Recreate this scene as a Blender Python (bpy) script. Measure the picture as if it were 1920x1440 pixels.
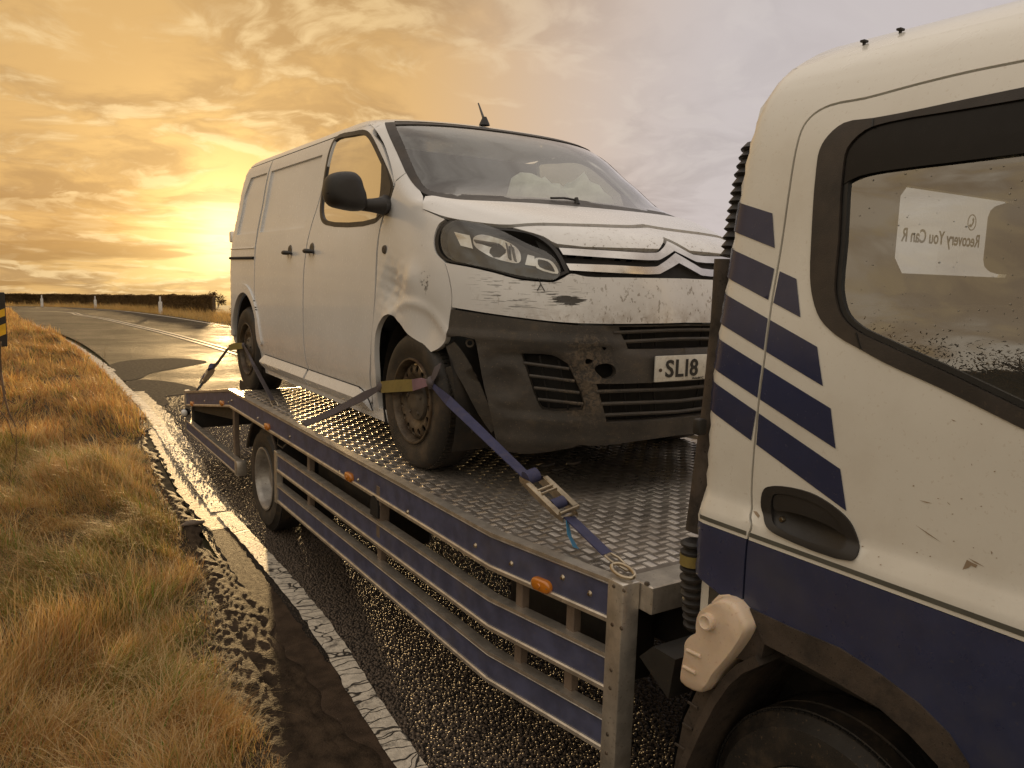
import bpy, bmesh, math, random, time
import numpy as np
from mathutils import Vector, Matrix
from mathutils.geometry import delaunay_2d_cdt
for o in list(bpy.data.objects): bpy.data.objects.remove(o, do_unlink=True)
SC = bpy.context.scene
COL = SC.collection
random.seed(7); RNG = np.random.default_rng(7)

# ------------------------------------------------------------------ camera
# World frame: X across the road, Y along the truck towards its tail, Z up, loading deck top at z = 0, road at z = -0.95
GROUND = -0.95
CAM = np.array([0.0, 0.0, 1.0]); FOC = 1480.0
RC = np.array([[0.83939798, -0.05046043, 0.54116983], [-0.54279979, -0.12897103, 0.82990051], [0.02791809, -0.99036368, -0.13564793]])
cd = bpy.data.cameras.new('camera'); cam = bpy.data.objects.new('camera', cd); COL.objects.link(cam)
cd.sensor_width = 36.0; cd.lens = FOC / 1920 * 36; cd.clip_start = 0.05; cd.clip_end = 6000
m = Matrix.Identity(4)
for r in range(3):
    m[r][0] = RC[r, 0]; m[r][1] = -RC[r, 1]; m[r][2] = -RC[r, 2]; m[r][3] = CAM[r]
cam.matrix_world = m
SC.camera = cam

# ------------------------------------------------------------------ sky, sun, exposure
SUN = RC @ np.array([429.0 - 960, 444.0 - 720, FOC]); SUN /= np.linalg.norm(SUN)
sun_el = math.asin(SUN[2]); sun_az = math.atan2(SUN[0], SUN[1])
W = bpy.data.worlds.new('World'); SC.world = W; W.use_nodes = True
nt = W.node_tree; nt.nodes.clear()
class NB:
    """small node builder"""
    def __init__(s, nt): s.nt = nt
    def n(s, t, **k):
        nd = s.nt.nodes.new(t)
        for a, b in k.items():
            if a == 'ins':
                for i, v in b.items():
                    if hasattr(v, 'links') or isinstance(v, bpy.types.NodeSocket): s.nt.links.new(v, nd.inputs[i])
                    else: nd.inputs[i].default_value = v
            else: setattr(nd, a, b)
        return nd
    def math(s, op, a, b=0.0, clamp=False):
        return s.n('ShaderNodeMath', operation=op, use_clamp=clamp, ins={0: a, 1: b}).outputs[0]
    def vmath(s, op, a, b=(0, 0, 0)):
        nd = s.n('ShaderNodeVectorMath', operation=op, ins={0: a, 1: b})
        return nd.outputs['Value'] if op in ('DOT_PRODUCT', 'LENGTH') else nd.outputs[0]
    def ss(s, v, lo, hi, a=0.0, b=1.0):
        return s.n('ShaderNodeMapRange', interpolation_type='SMOOTHSTEP', ins={0: v, 1: lo, 2: hi, 3: a, 4: b}).outputs[0]
    def mix(s, f, a, b, mode='MIX'):
        nd = s.n('ShaderNodeMix', data_type='RGBA', blend_type=mode)
        for i, v in ((0, f), (6, a), (7, b)):
            if isinstance(v, bpy.types.NodeSocket): s.nt.links.new(v, nd.inputs[i])
            else: nd.inputs[i].default_value = v if i == 0 else (tuple(v) + (1.0,) if len(v) == 3 else v)
        return nd.outputs[2]
    def noise(s, vec, scale, detail=4.0, rough=0.55, dist=0.0):
        ins = {'Scale': scale, 'Detail': detail, 'Roughness': rough, 'Distortion': dist}
        if vec is not None: ins['Vector'] = vec
        return s.n('ShaderNodeTexNoise', ins=ins).outputs['Fac']
    def link(s, a, b): s.nt.links.new(a, b)
B = NB(nt)
geo = B.n('ShaderNodeTexCoord').outputs['Generated']
sep = B.n('ShaderNodeSeparateXYZ', ins={0: geo})
nx, ny, nz = sep.outputs[0], sep.outputs[1], sep.outputs[2]
zc = B.math('MAXIMUM', B.math('ADD', nz, 0.045), 0.0)
sd = B.vmath('DOT_PRODUCT', geo, tuple(SUN))
sdm = B.math('MAXIMUM', sd, 0.0)
# warm on the sunset side, lavender grey across the road
warm = B.math('MULTIPLY', B.ss(nx, 0.36, 0.74, 1.0, 0.0), B.ss(zc, 0.50, 0.92, 1.0, 0.25))
clear = B.mix(warm, (0.62, 0.56, 0.555), (0.68, 0.415, 0.160))
away = B.math('MULTIPLY', B.ss(B.vmath('DOT_PRODUCT', geo, (-0.80, -0.60, 0.0)), -0.15, 0.75), 1.0)
clear = B.mix(away, clear, (0.99, 0.885, 0.72))
high = B.ss(zc, 0.35, 0.95)
clear = B.mix(high, clear, (1.14, 1.02, 0.89))
# cloud layer on a flat ceiling seen in perspective
den = B.math('ADD', zc, 0.16)
cv = B.n('ShaderNodeCombineXYZ', ins={0: B.math('DIVIDE', nx, den), 1: B.math('DIVIDE', ny, den), 2: 0.0}).outputs[0]
wob = B.n('ShaderNodeTexNoise', ins={'Vector': cv, 'Scale': 1.6, 'Detail': 3.0}).outputs['Color']
cvd = B.vmath('ADD', cv, B.vmath('MULTIPLY', wob, (0.55, 0.55, 0.0)))
sunp = tuple(float(q) for q in (SUN[0]/(SUN[2]+.205), SUN[1]/(SUN[2]+.205), 0.0))
tosun = B.vmath('NORMALIZE', B.vmath('SUBTRACT', sunp, cv))
def density(vec):
    return B.math('ADD', B.math('MULTIPLY', B.noise(vec, 1.5, 8.0, 0.56, 0.1), 0.66), B.math('MULTIPLY', B.noise(B.vmath('ADD', vec, (4.3, 1.7, 0.9)), 4.1, 7.0, 0.58, 0.1), 0.34))
n1 = density(cvd)
n2 = density(B.vmath('ADD', cvd, B.vmath('MULTIPLY', tosun, (0.085, 0.085, 0.0))))
# detached low bars of cloud just above the horizon
bars = B.n('ShaderNodeCombineXYZ', ins={0: B.math('MULTIPLY', nx, 5.0), 1: B.math('MULTIPLY', ny, 5.0), 2: B.math('MULTIPLY', nz, 48.0)}).outputs[0]
n3 = B.noise(bars, 1.0, 5.0, 0.55, 0.2)
cl = n1
rel = B.math('SUBTRACT', n1, n2)
dark = B.ss(cl, 0.43, 0.56)
lit = B.math('MULTIPLY', B.ss(rel, -0.01, 0.085), B.ss(cl, 0.40, 0.50))
bigv = B.ss(B.noise(B.vmath('ADD', cv, (7.1, 2.2, 3.0)), 0.8, 3.0, 0.5), 0.40, 0.62)
cool_d = B.mix(warm, (0.44, 0.385, 0.38), (0.41, 0.25, 0.115))
g8 = B.math('POWER', sdm, 14.0)
g60 = B.math('POWER', sdm, 150.0)
g400 = B.math('POWER', sdm, 1300.0)
skyc = B.mix(B.math('MULTIPLY', dark, B.math('ADD', B.math('ADD', 0.20, B.math('MULTIPLY', bigv, 0.40)), B.math('MULTIPLY', warm, 0.32))), clear, cool_d)
skyc = B.mix(B.math('MULTIPLY', lit, B.math('ADD', 0.20, B.math('ADD', B.math('MULTIPLY', warm, 0.18), B.math('MULTIPLY', g8, 0.50)))), skyc, B.mix(warm, (0.80, 0.73, 0.69), (0.96, 0.70, 0.36)))
bar = B.math('MULTIPLY', B.math('MULTIPLY', B.ss(n3, 0.47, 0.58), B.ss(nz, -0.07, -0.045)), B.ss(zc, 0.03, 0.17, 0.85, 0.0))
skyc = B.mix(B.math('MULTIPLY', bar, warm), skyc, (0.42, 0.235, 0.085))
below = B.ss(nz, -0.05, -0.09)
skyc = B.mix(below, skyc, B.mix(warm, (0.50, 0.45, 0.44), (0.50, 0.30, 0.12)))
def scaled(f, c): return B.mix(1.0, B.n('ShaderNodeCombineXYZ', ins={0: f, 1: f, 2: f}).outputs[0], c, 'MULTIPLY')
# light round the sun, partly held back by the cloud bars
veil = B.math('SUBTRACT', 1.0, B.math('MULTIPLY', B.math('MAXIMUM', bar, B.math('MULTIPLY', dark, 0.75)), 0.6))
skyc = B.mix(1.0, skyc, scaled(B.math('MULTIPLY', B.math('MULTIPLY', g8, veil), 0.15), (1.0, 0.64, 0.22)), 'ADD')
skyc = B.mix(1.0, skyc, scaled(B.math('MULTIPLY', B.math('MULTIPLY', g60, veil), 0.90), (1.0, 0.72, 0.26)), 'ADD')
skyc = B.mix(1.0, skyc, scaled(B.math('MULTIPLY', g400, 0.9), (1.0, 0.86, 0.50)), 'ADD')
nish = B.n('ShaderNodeTexSky', sky_type='NISHITA', sun_disc=False, sun_elevation=max(sun_el, 0.02), sun_rotation=sun_az, dust_density=3.0)
bg1 = B.n('ShaderNodeBackground', ins={'Color': nish.outputs[0], 'Strength': 0.05})
bg2 = B.n('ShaderNodeBackground', ins={'Color': skyc, 'Strength': 0.88})
ad = B.n('ShaderNodeMixShader', ins={0: 0.86, 1: bg1.outputs[0], 2: bg2.outputs[0]})
wo = B.n('ShaderNodeOutputWorld'); B.link(ad.outputs[0], wo.inputs[0])

sl = bpy.data.lights.new('sun', 'SUN'); so = bpy.data.objects.new('sun', sl); COL.objects.link(so)
sl.energy = 2.8; sl.angle = math.radians(1.2); sl.color = (1.0, 0.66, 0.30)
so.rotation_euler = Vector(SUN).to_track_quat('Z', 'Y').to_euler(); so.location = (30, 60, 20)
SC.view_settings.view_transform = 'Standard'; SC.view_settings.look = 'None'
SC.view_settings.exposure = 0.28; SC.view_settings.gamma = 1.0; SC.view_settings.use_curve_mapping = False
SC.render.engine = 'CYCLES'
SC.cycles.use_denoising = True
SC.cycles.max_bounces = 8; SC.cycles.transparent_max_bounces = 16
SC.cycles.sample_clamp_indirect = 6.0

# ------------------------------------------------------------------ surveying helpers
def ray(u, v):
    d = RC @ np.array([u - 960.0, v - 720.0, FOC]); return d / np.linalg.norm(d)
def at(u, v, ax, val):
    """point of the plane axis=val that shows at photo pixel u, v"""
    d = ray(u, v); return CAM + d * (val - CAM[ax]) / d[ax]
def pchip(xs, ys):
    xs = np.array(xs, float); ys = np.array(ys, float); h = np.diff(xs); d = np.diff(ys) / h
    mm = np.zeros(len(xs)); mm[0] = d[0]; mm[-1] = d[-1]
    for i in range(1, len(xs) - 1):
        if d[i-1] * d[i] > 0:
            w1 = 2*h[i] + h[i-1]; w2 = h[i] + 2*h[i-1]; mm[i] = (w1 + w2) / (w1/d[i-1] + w2/d[i])
    def f(x):
        x = np.clip(np.asarray(x, float), xs[0], xs[-1]); i = np.clip(np.searchsorted(xs, x) - 1, 0, len(h) - 1)
        t = (x - xs[i]) / h[i]
        return ys[i]*(2*t**3 - 3*t**2 + 1) + h[i]*mm[i]*(t**3 - 2*t**2 + t) + ys[i+1]*(-2*t**3 + 3*t**2) + h[i]*mm[i+1]*(t**3 - t**2)
    return f

# ------------------------------------------------------------------ mesh helpers
ORG = {}
def link(o, parent):
    COL.objects.link(o)
    if parent is not None: o.parent = parent
def empty(name, loc, label, cat, group=None):
    o = bpy.data.objects.new(name, None); link(o, None); o.location = loc; o.empty_display_size = 0.2
    ORG[o.name] = np.array(loc, float); o['label'] = label; o['category'] = cat
    if group: o['group'] = group
    return o
def tag(o, label=None, cat=None, group=None, kind=None):
    for k, v in (('label', label), ('category', cat), ('group', group), ('kind', kind)):
        if v: o[k] = v
    return o
def obj(name, V, F, mat, parent=None, smooth=0, org=None, kind=None, label=None, recalc=True):
    """one mesh object from world-space vertices; smooth = crease angle in degrees (0 flat)"""
    V = np.asarray(V, float)
    if org is None: org = (V.min(0) + V.max(0)) / 2
    org = np.asarray(org, float)
    me = bpy.data.meshes.new(name)
    me.from_pydata((V - org).tolist(), [], [tuple(int(i) for i in f) for f in F])
    me.materials.append(mat)
    if recalc:
        bm = bmesh.new(); bm.from_mesh(me); bmesh.ops.recalc_face_normals(bm, faces=bm.faces[:]); bm.to_mesh(me); bm.free()
    if smooth:
        me.shade_smooth(); me.set_sharp_from_angle(angle=math.radians(smooth))
    me.update()
    o = bpy.data.objects.new(name, me); link(o, parent)
    po = ORG[parent.name] if parent is not None else np.zeros(3)
    o.location = org - po; ORG[o.name] = org
    if kind: o['kind'] = kind
    if label: o['label'] = label
    return o
def quick(name, V, F, mat, parent=None, kind=None, smooth=False, fmat=None, mats=None):
    """big triangle or quad meshes from numpy arrays"""
    V = np.ascontiguousarray(V, np.float32); F = np.ascontiguousarray(F, np.int32); k = F.shape[1]
    me = bpy.data.meshes.new(name)
    me.vertices.add(len(V)); me.vertices.foreach_set('co', V.ravel())
    me.loops.add(F.size); me.loops.foreach_set('vertex_index', F.ravel())
    me.polygons.add(len(F)); me.polygons.foreach_set('loop_start', np.arange(0, F.size, k, dtype=np.int32))
    me.polygons.foreach_set('loop_total', np.full(len(F), k, np.int32))
    for q in (mats or [mat]): me.materials.append(q)
    if fmat is not None: me.polygons.foreach_set('material_index', np.asarray(fmat, np.int32))
    me.polygons.foreach_set('use_smooth', np.full(len(F), smooth, bool))
    me.update(); me.validate()
    o = bpy.data.objects.new(name, me); link(o, parent)
    po = ORG[parent.name] if parent is not None else np.zeros(3)
    o.location = -po; ORG[o.name] = np.zeros(3)
    if kind: o['kind'] = kind
    return o
def copy_part(o, parent, delta=(0, 0, 0)):
    c = o.copy(); link(c, None); c.parent = parent; c.location = o.location + Vector(delta); return c
def bm_out(bm):
    bm.normal_update()
    V = [v.co[:] for v in bm.verts]; bm.verts.index_update(); F = [[v.index for v in f.verts] for f in bm.faces]; bm.free(); return V, F
def join(*parts):
    V = []; F = []
    for v, f in parts:
        k = len(V); V += [tuple(p) for p in v]; F += [[i + k for i in q] for q in f]
    return V, F
def xf(vf, M):
    M = Matrix(M) if not isinstance(M, Matrix) else M
    return [tuple(M @ Vector(p)) for p in vf[0]], vf[1]
def mv(vf, d): return [(p[0]+d[0], p[1]+d[1], p[2]+d[2]) for p in vf[0]], vf[1]
def box(lo, hi, bev=0.004, seg=1):
    bm = bmesh.new(); bmesh.ops.create_cube(bm, size=1.0)
    lo = np.array(lo, float); hi = np.array(hi, float); lo, hi = np.minimum(lo, hi), np.maximum(lo, hi)
    c = (lo + hi) / 2; s = hi - lo
    for v in bm.verts: v.co = Vector(c) + Vector((v.co[0]*s[0], v.co[1]*s[1], v.co[2]*s[2]))
    b = min(bev, s.min() * 0.45)
    if b > 0: bmesh.ops.bevel(bm, geom=bm.edges[:], offset=b, segments=seg, profile=0.5, affect='EDGES')
    return bm_out(bm)
def boxc(c, s, bev=0.004, seg=1, rot=None):
    s = np.array(s, float) / 2; v = box(-s, s, bev, seg)
    M = Matrix.Translation(Vector(c)) @ (rot.to_4x4() if rot is not None else Matrix.Identity(4))
    return xf(v, M)
def frame_z(d, up=(0, 0, 1)):
    d = Vector(d).normalized(); up = Vector(up)
    if abs(d.dot(up)) > 0.98: up = Vector((1, 0, 0))
    x = up.cross(d).normalized(); y = d.cross(x)
    M = Matrix.Identity(3); M.col[0] = x; M.col[1] = y; M.col[2] = d; return M
def bar(p, q, w, h, bev=0.002, up=(0, 0, 1)):
    p = Vector(p); q = Vector(q)
    return boxc((p + q) / 2, (w, h, (q - p).length), bev, 1, frame_z(q - p, up))
def cyl(p, q, r0, r1=None, n=16, cap=True):
    r1 = r0 if r1 is None else r1; p = Vector(p); q = Vector(q); M = frame_z(q - p)
    V = []; F = []
    for c, r in ((p, r0), (q, r1)):
        for i in range(n):
            a = 2*math.pi*i/n; V.append(tuple(c + M @ Vector((r*math.cos(a), r*math.sin(a), 0))))
    for i in range(n): F.append([i, (i+1) % n, n+(i+1) % n, n+i])
    if cap: F.append(list(range(n))[::-1]); F.append(list(range(n, 2*n)))
    return V, F
def lathe(prof, c, axis=(-1, 0, 0), n=48, closed=False):
    """profile of (radius, distance along axis) spun round an axis through c"""
    M = frame_z(axis); c = Vector(c); V = []; F = []; k = len(prof)
    for i in range(n):
        a = 2*math.pi*i/n
        for r, h in prof: V.append(tuple(c + M @ Vector((r*math.cos(a), r*math.sin(a), h))))
    for i in range(n):
        j = (i+1) % n
        for t in range(k if closed else k-1):
            u = (t+1) % k; F.append([i*k+t, i*k+u, j*k+u, j*k+t])
    return V, F
def tube(pts, r, n=8, cap=True, flat=None):
    """round (or flattened) tube along points"""
    pts = [Vector(p) for p in pts]; V = []; F = []; up = Vector((0, 0, 1)); px = None
    rr = r if hasattr(r, '__len__') else [r]*len(pts)
    for i, p in enumerate(pts):
        d = (pts[min(i+1, len(pts)-1)] - pts[max(i-1, 0)]).normalized()
        if px is None:
            px = up.cross(d) if abs(d.z) < 0.95 else Vector((1, 0, 0)).cross(d)
        px = (px - d*px.dot(d)).normalized(); py = d.cross(px)
        for k in range(n):
            a = 2*math.pi*k/n; V.append(tuple(p + px*rr[i]*math.cos(a) + py*rr[i]*math.sin(a)*(flat or 1)))
    for i in range(len(pts)-1):
        for k in range(n): F.append([i*n+k, i*n+(k+1) % n, (i+1)*n+(k+1) % n, (i+1)*n+k])
    if cap: F.append(list(range(n))[::-1]); F.append(list(range((len(pts)-1)*n, len(pts)*n)))
    return V, F
def prism(poly, fmap0, fmap1):
    """closed prism between two mappings of one polygon"""
    n = len(poly); V = [tuple(fmap0(p)) for p in poly] + [tuple(fmap1(p)) for p in poly]
    F = [list(range(n))[::-1], list(range(n, 2*n))] + [[i, (i+1) % n, n+(i+1) % n, n+i] for i in range(n)]
    return V, F
def sweep(path, prof, closed=True):
    """profile (out, z) swept along plan path (x, y, z); out is towards -X, mitred in plan"""
    P = [np.array(p, float) for p in path]; V = []; F = []; k = len(prof)
    for i, p in enumerate(P):
        ds = []
        if i > 0: ds.append((P[i]-P[i-1])[:2])
        if i < len(P)-1: ds.append((P[i+1]-P[i])[:2])
        ns = [np.array([-d[1], d[0]])/np.linalg.norm(d) for d in ds]
        nn = sum(ns); nn /= np.linalg.norm(nn); nn /= max(0.3, nn @ ns[0])
        for o, z in prof: V.append((p[0]+nn[0]*o, p[1]+nn[1]*o, p[2]+z))
    for i in range(len(P)-1):
        for t in range(k if closed else k-1):
            u = (t+1) % k; F.append([i*k+t, i*k+u, (i+1)*k+u, (i+1)*k+t])
    if closed: F.append(list(range(k))[::-1]); F.append([(len(P)-1)*k+t for t in range(k)])
    return V, F
def pip(P, poly):
    P = np.asarray(P, float); x, y = P[:, 0], P[:, 1]; q = np.asarray(poly, float); ins = np.zeros(len(P), bool)
    j = len(q)-1
    for i in range(len(q)):
        xi, yi = q[i]; xj, yj = q[j]
        c = ((yi > y) != (yj > y)) & (x < (xj-xi)*(y-yi)/((yj-yi) if yj != yi else 1e-12)+xi)
        ins ^= c; j = i
    return ins
def smooth_poly(pts, n=5, closed=True):
    """Catmull-Rom through points; a third item 1 marks a sharp corner"""
    P = [np.array(p[:2], float) for p in pts]; S = [len(p) > 2 and p[2] == 1 for p in pts]; out = []; N = len(P)
    for i in range(N if closed else N-1):
        p1, p2 = P[i], P[(i+1) % N]
        p0 = P[i-1] if (closed or i > 0) else 2*p1-p2
        p3 = P[(i+2) % N] if (closed or i+2 < N) else 2*p2-p1
        if S[i]: p0 = 2*p1-p2
        if S[(i+1) % N]: p3 = 2*p2-p1
        if S[i] and S[(i+1) % N]: out.append(p1); continue
        d0, d1, d2 = [max(1e-9, np.linalg.norm(q))**.5 for q in (p1-p0, p2-p1, p3-p2)]
        m1 = d1*((p1-p0)/d0-(p2-p0)/(d0+d1)+(p2-p1)/d1); m2 = d1*((p2-p1)/d1-(p3-p1)/(d1+d2)+(p3-p2)/d2)
        for k in range(n):
            t = k/n
            out.append(p1*(2*t**3-3*t**2+1)+m1*(t**3-2*t**2+t)+p2*(-2*t**3+3*t**2)+m2*(t**3-t**2))
    if not closed: out.append(P[-1])
    return np.array(out)
def densify(poly, step):
    q = np.asarray(poly, float); out = []
    for i in range(len(q)):
        a, b = q[i], q[(i+1) % len(q)]; k = max(1, int(np.ceil(np.linalg.norm(b-a)/step)))
        for j in range(k): out.append(a+(b-a)*j/k)
    return np.array(out)
def inset(poly, g):
    q = np.asarray(poly, float); a = 0.5*np.sum(q[:, 0]*np.roll(q[:, 1], -1)-np.roll(q[:, 0], -1)*q[:, 1])
    d1 = q-np.roll(q, 1, 0); d2 = np.roll(q, -1, 0)-q
    d1 /= np.maximum(np.linalg.norm(d1, axis=1, keepdims=True), 1e-9); d2 /= np.maximum(np.linalg.norm(d2, axis=1, keepdims=True), 1e-9)
    t = d1+d2; t /= np.maximum(np.linalg.norm(t, axis=1, keepdims=True), 1e-9)
    nrm = np.stack([-t[:, 1], t[:, 0]], 1)*(1 if a > 0 else -1)
    return q+nrm*g
class Chart:
    """a parametric surface: P(uv) -> points; N(uv) outward normals"""
    def __init__(s, fn, outward): s.fn = fn; s.outward = outward
    def P(s, uv): return s.fn(np.asarray(uv, float))
    def N(s, uv):
        uv = np.asarray(uv, float); e = 0.004
        a = s.fn(uv+[e, 0])-s.fn(uv-[e, 0]); b = s.fn(uv+[0, e])-s.fn(uv-[0, e]); n = np.cross(a, b)
        n /= np.maximum(np.linalg.norm(n, axis=1, keepdims=True), 1e-9)
        return n*np.sign(np.sum(n*s.outward(s.fn(uv)), 1, keepdims=True))
def panel_geo(outline, chart, holes=(), step=0.04, thick=0.02, off=0.0, mirror=None, rim=True, inner=None):
    out = densify(outline, step); hs = [densify(h, step) for h in holes]
    lo = out.min(0); hi = out.max(0)
    gx, gy = np.meshgrid(np.arange(lo[0]+step*.5, hi[0], step), np.arange(lo[1]+step*.5, hi[1], step))
    gx = gx+(np.arange(gx.shape[0]) % 2)[:, None]*step*.5
    G = np.stack([gx.ravel(), gy.ravel()], 1)
    G = G[pip(G, out)]
    for h in hs: G = G[~pip(G, h)]
    bd = np.concatenate([out]+hs)
    if len(G):
        d = np.min(np.linalg.norm(G[:, None]-bd[None], axis=2), 1); G = G[d > step*.45]
    pts = np.concatenate([out]+hs+[G]); edges = []; k = 0
    for h in [out]+hs:
        edges += [(k+i, k+(i+1) % len(h)) for i in range(len(h))]; k += len(h)
    vs, es, fs, _, _, _ = delaunay_2d_cdt([Vector(p) for p in pts], edges, [], 0, 1e-6)
    uv = np.array([v[:] for v in vs]); T = np.array([f[:] for f in fs if len(f) == 3])
    c = uv[T].mean(1); keep = pip(c, out)
    for h in hs: keep &= ~pip(c, h)
    T = T[keep]; used = np.unique(T); mp = -np.ones(len(uv), int); mp[used] = np.arange(len(used)); uv = uv[used]; T = mp[T]
    P = chart.P(uv); N = chart.N(uv); o = off(uv, P) if callable(off) else off
    P = P+N*(np.asarray(o)[:, None] if np.ndim(o) else o)
    fn = np.cross(P[T[:, 1]]-P[T[:, 0]], P[T[:, 2]]-P[T[:, 0]])
    flip = np.sum(fn*N[T[:, 0]], 1) < 0; T[flip] = T[flip][:, ::-1]
    V = P.tolist(); F = T.tolist()
    if rim and thick:
        ec = {}
        for t in F:
            for a, b in ((t[0], t[1]), (t[1], t[2]), (t[2], t[0])): ec[(a, b)] = 1
        be = [(a, b) for a, b in ec if (b, a) not in ec]
        if mirror is not None: be = [(a, b) for a, b in be if not (abs(uv[a][0]) < 1e-6 and abs(uv[b][0]) < 1e-6)]
        idx = {}; nV = []
        for a, b in be:
            for i in (a, b):
                if i not in idx: idx[i] = len(V)+len(nV); nV.append((P[i]-N[i]*thick).tolist())
        V += nV
        # rim vertices on the outer edge are doubled so the edge stays crisp
        dup = {}
        for i in idx: dup[i] = len(V); V.append(V[i])
        F += [[dup[b], dup[a], idx[a], idx[b]] for a, b in be]
    if mirror is not None:
        k = len(V); V += [[2*mirror-p[0], p[1], p[2]] for p in V]; F += [[i+k for i in f[::-1]] for f in F]
    return V, F
def panel(name, outline, chart, mat, parent, holes=(), step=0.04, thick=0.02, off=0.0, mirror=None, rim=True, smooth=40, kind=None, label=None):
    V, F = panel_geo(outline, chart, holes, step, thick, off, mirror, rim)
    return obj(name, V, F, mat, parent, smooth, kind=kind, label=label, recalc=False)
def mirror_copy(o, xc, parent=None):
    """the same part on the other side of the thing, with its own mirrored mesh and mirrored children"""
    me = o.data.copy(); org = ORG[o.name]
    for v in me.vertices: v.co.x = -v.co.x
    me.flip_normals()
    c = o.copy(); c.data = me; link(c, None); c.parent = parent if parent is not None else o.parent
    ORG[c.name] = org+np.array([2*(xc-org[0]), 0, 0])
    c.location = Vector(ORG[c.name]-(ORG[c.parent.name] if c.parent else 0))
    for ch in list(o.children): mirror_copy(ch, xc, c)
    return c
def lumpy(c, r, seed, amp=.3, sub=3):
    bm = bmesh.new(); bmesh.ops.create_icosphere(bm, subdivisions=sub, radius=1.0); rs = np.random.default_rng(seed); K = rs.normal(size=(9, 3))*2.2; ph = rs.uniform(0, 6.3, 9)
    for v in bm.verts:
        p = np.array(v.co); s = 1+amp*np.mean(np.sin(K@p+ph))*1.6+amp*.25*np.sin(9*p[0]+7*p[1]*p[2]*3); v.co = Vector(np.array(c)+p*s*np.array(r))
    return bm_out(bm)
# ------------------------------------------------------------------ materials
def new_mat(name):
    M = bpy.data.materials.new(name); M.use_nodes = True; M.node_tree.nodes.clear(); b = NB(M.node_tree)
    out = b.n('ShaderNodeOutputMaterial'); p = b.n('ShaderNodeBsdfPrincipled'); b.link(p.outputs[0], out.inputs[0]); return M, b, p, out
def setp(b, p, **k):
    for a, v in k.items():
        s = p.inputs[a.replace('_', ' ')]
        if isinstance(v, bpy.types.NodeSocket): b.link(v, s)
        else: s.default_value = tuple(v)+(1.0,) if (hasattr(v, '__len__') and len(v) == 3 and s.type == 'RGBA') else v
def gcoord(b): return b.n('ShaderNodeNewGeometry').outputs['Position']
def bump(b, p, h, dist=0.002, strength=1.0):
    nd = b.n('ShaderNodeBump', ins={'Height': h, 'Distance': dist, 'Strength': strength}); b.link(nd.outputs[0], p.inputs['Normal']); return nd
def simple(name, col, rough=0.5, metal=0.0, var=0.15, vs=9.0, bmp=0.0, bs=120.0, coat=0.0, dirt=None, dirt_amt=0.35, dirt_scale=5.0, spec=0.5):
    M, b, p, out = new_mat(name); pos = gcoord(b)
    n = b.noise(pos, vs, 6.0, 0.6)
    lo = tuple(max(0, c*(1-var)) for c in col); hi = tuple(min(1, c*(1+var)) for c in col)
    c = b.mix(b.ss(n, 0.3, 0.7), lo, hi)
    r = b.math('ADD', rough, b.math('MULTIPLY', b.math('SUBTRACT', b.noise(pos, vs*3.1, 4.0), 0.5), 0.25), True)
    if dirt:
        d = b.math('MULTIPLY', b.ss(b.noise(pos, dirt_scale, 7.0, 0.65), 0.45, 0.75), dirt_amt)
        sp = b.math('MULTIPLY', b.ss(b.noise(pos, 95.0, 2.0), 0.64, 0.70), dirt_amt)
        dd = b.math('MAXIMUM', d, sp); c = b.mix(dd, c, dirt); r = b.math('ADD', r, b.math('MULTIPLY', dd, 0.3), True)
    setp(b, p, Base_Color=c, Roughness=r, Metallic=metal, Specular_IOR_Level=spec)
    if coat: setp(b, p, Coat_Weight=coat, Coat_Roughness=0.08)
    if bmp: bump(b, p, b.noise(pos, bs, 4.0), bmp)
    return M
MUD = (0.085, 0.058, 0.034)
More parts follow.
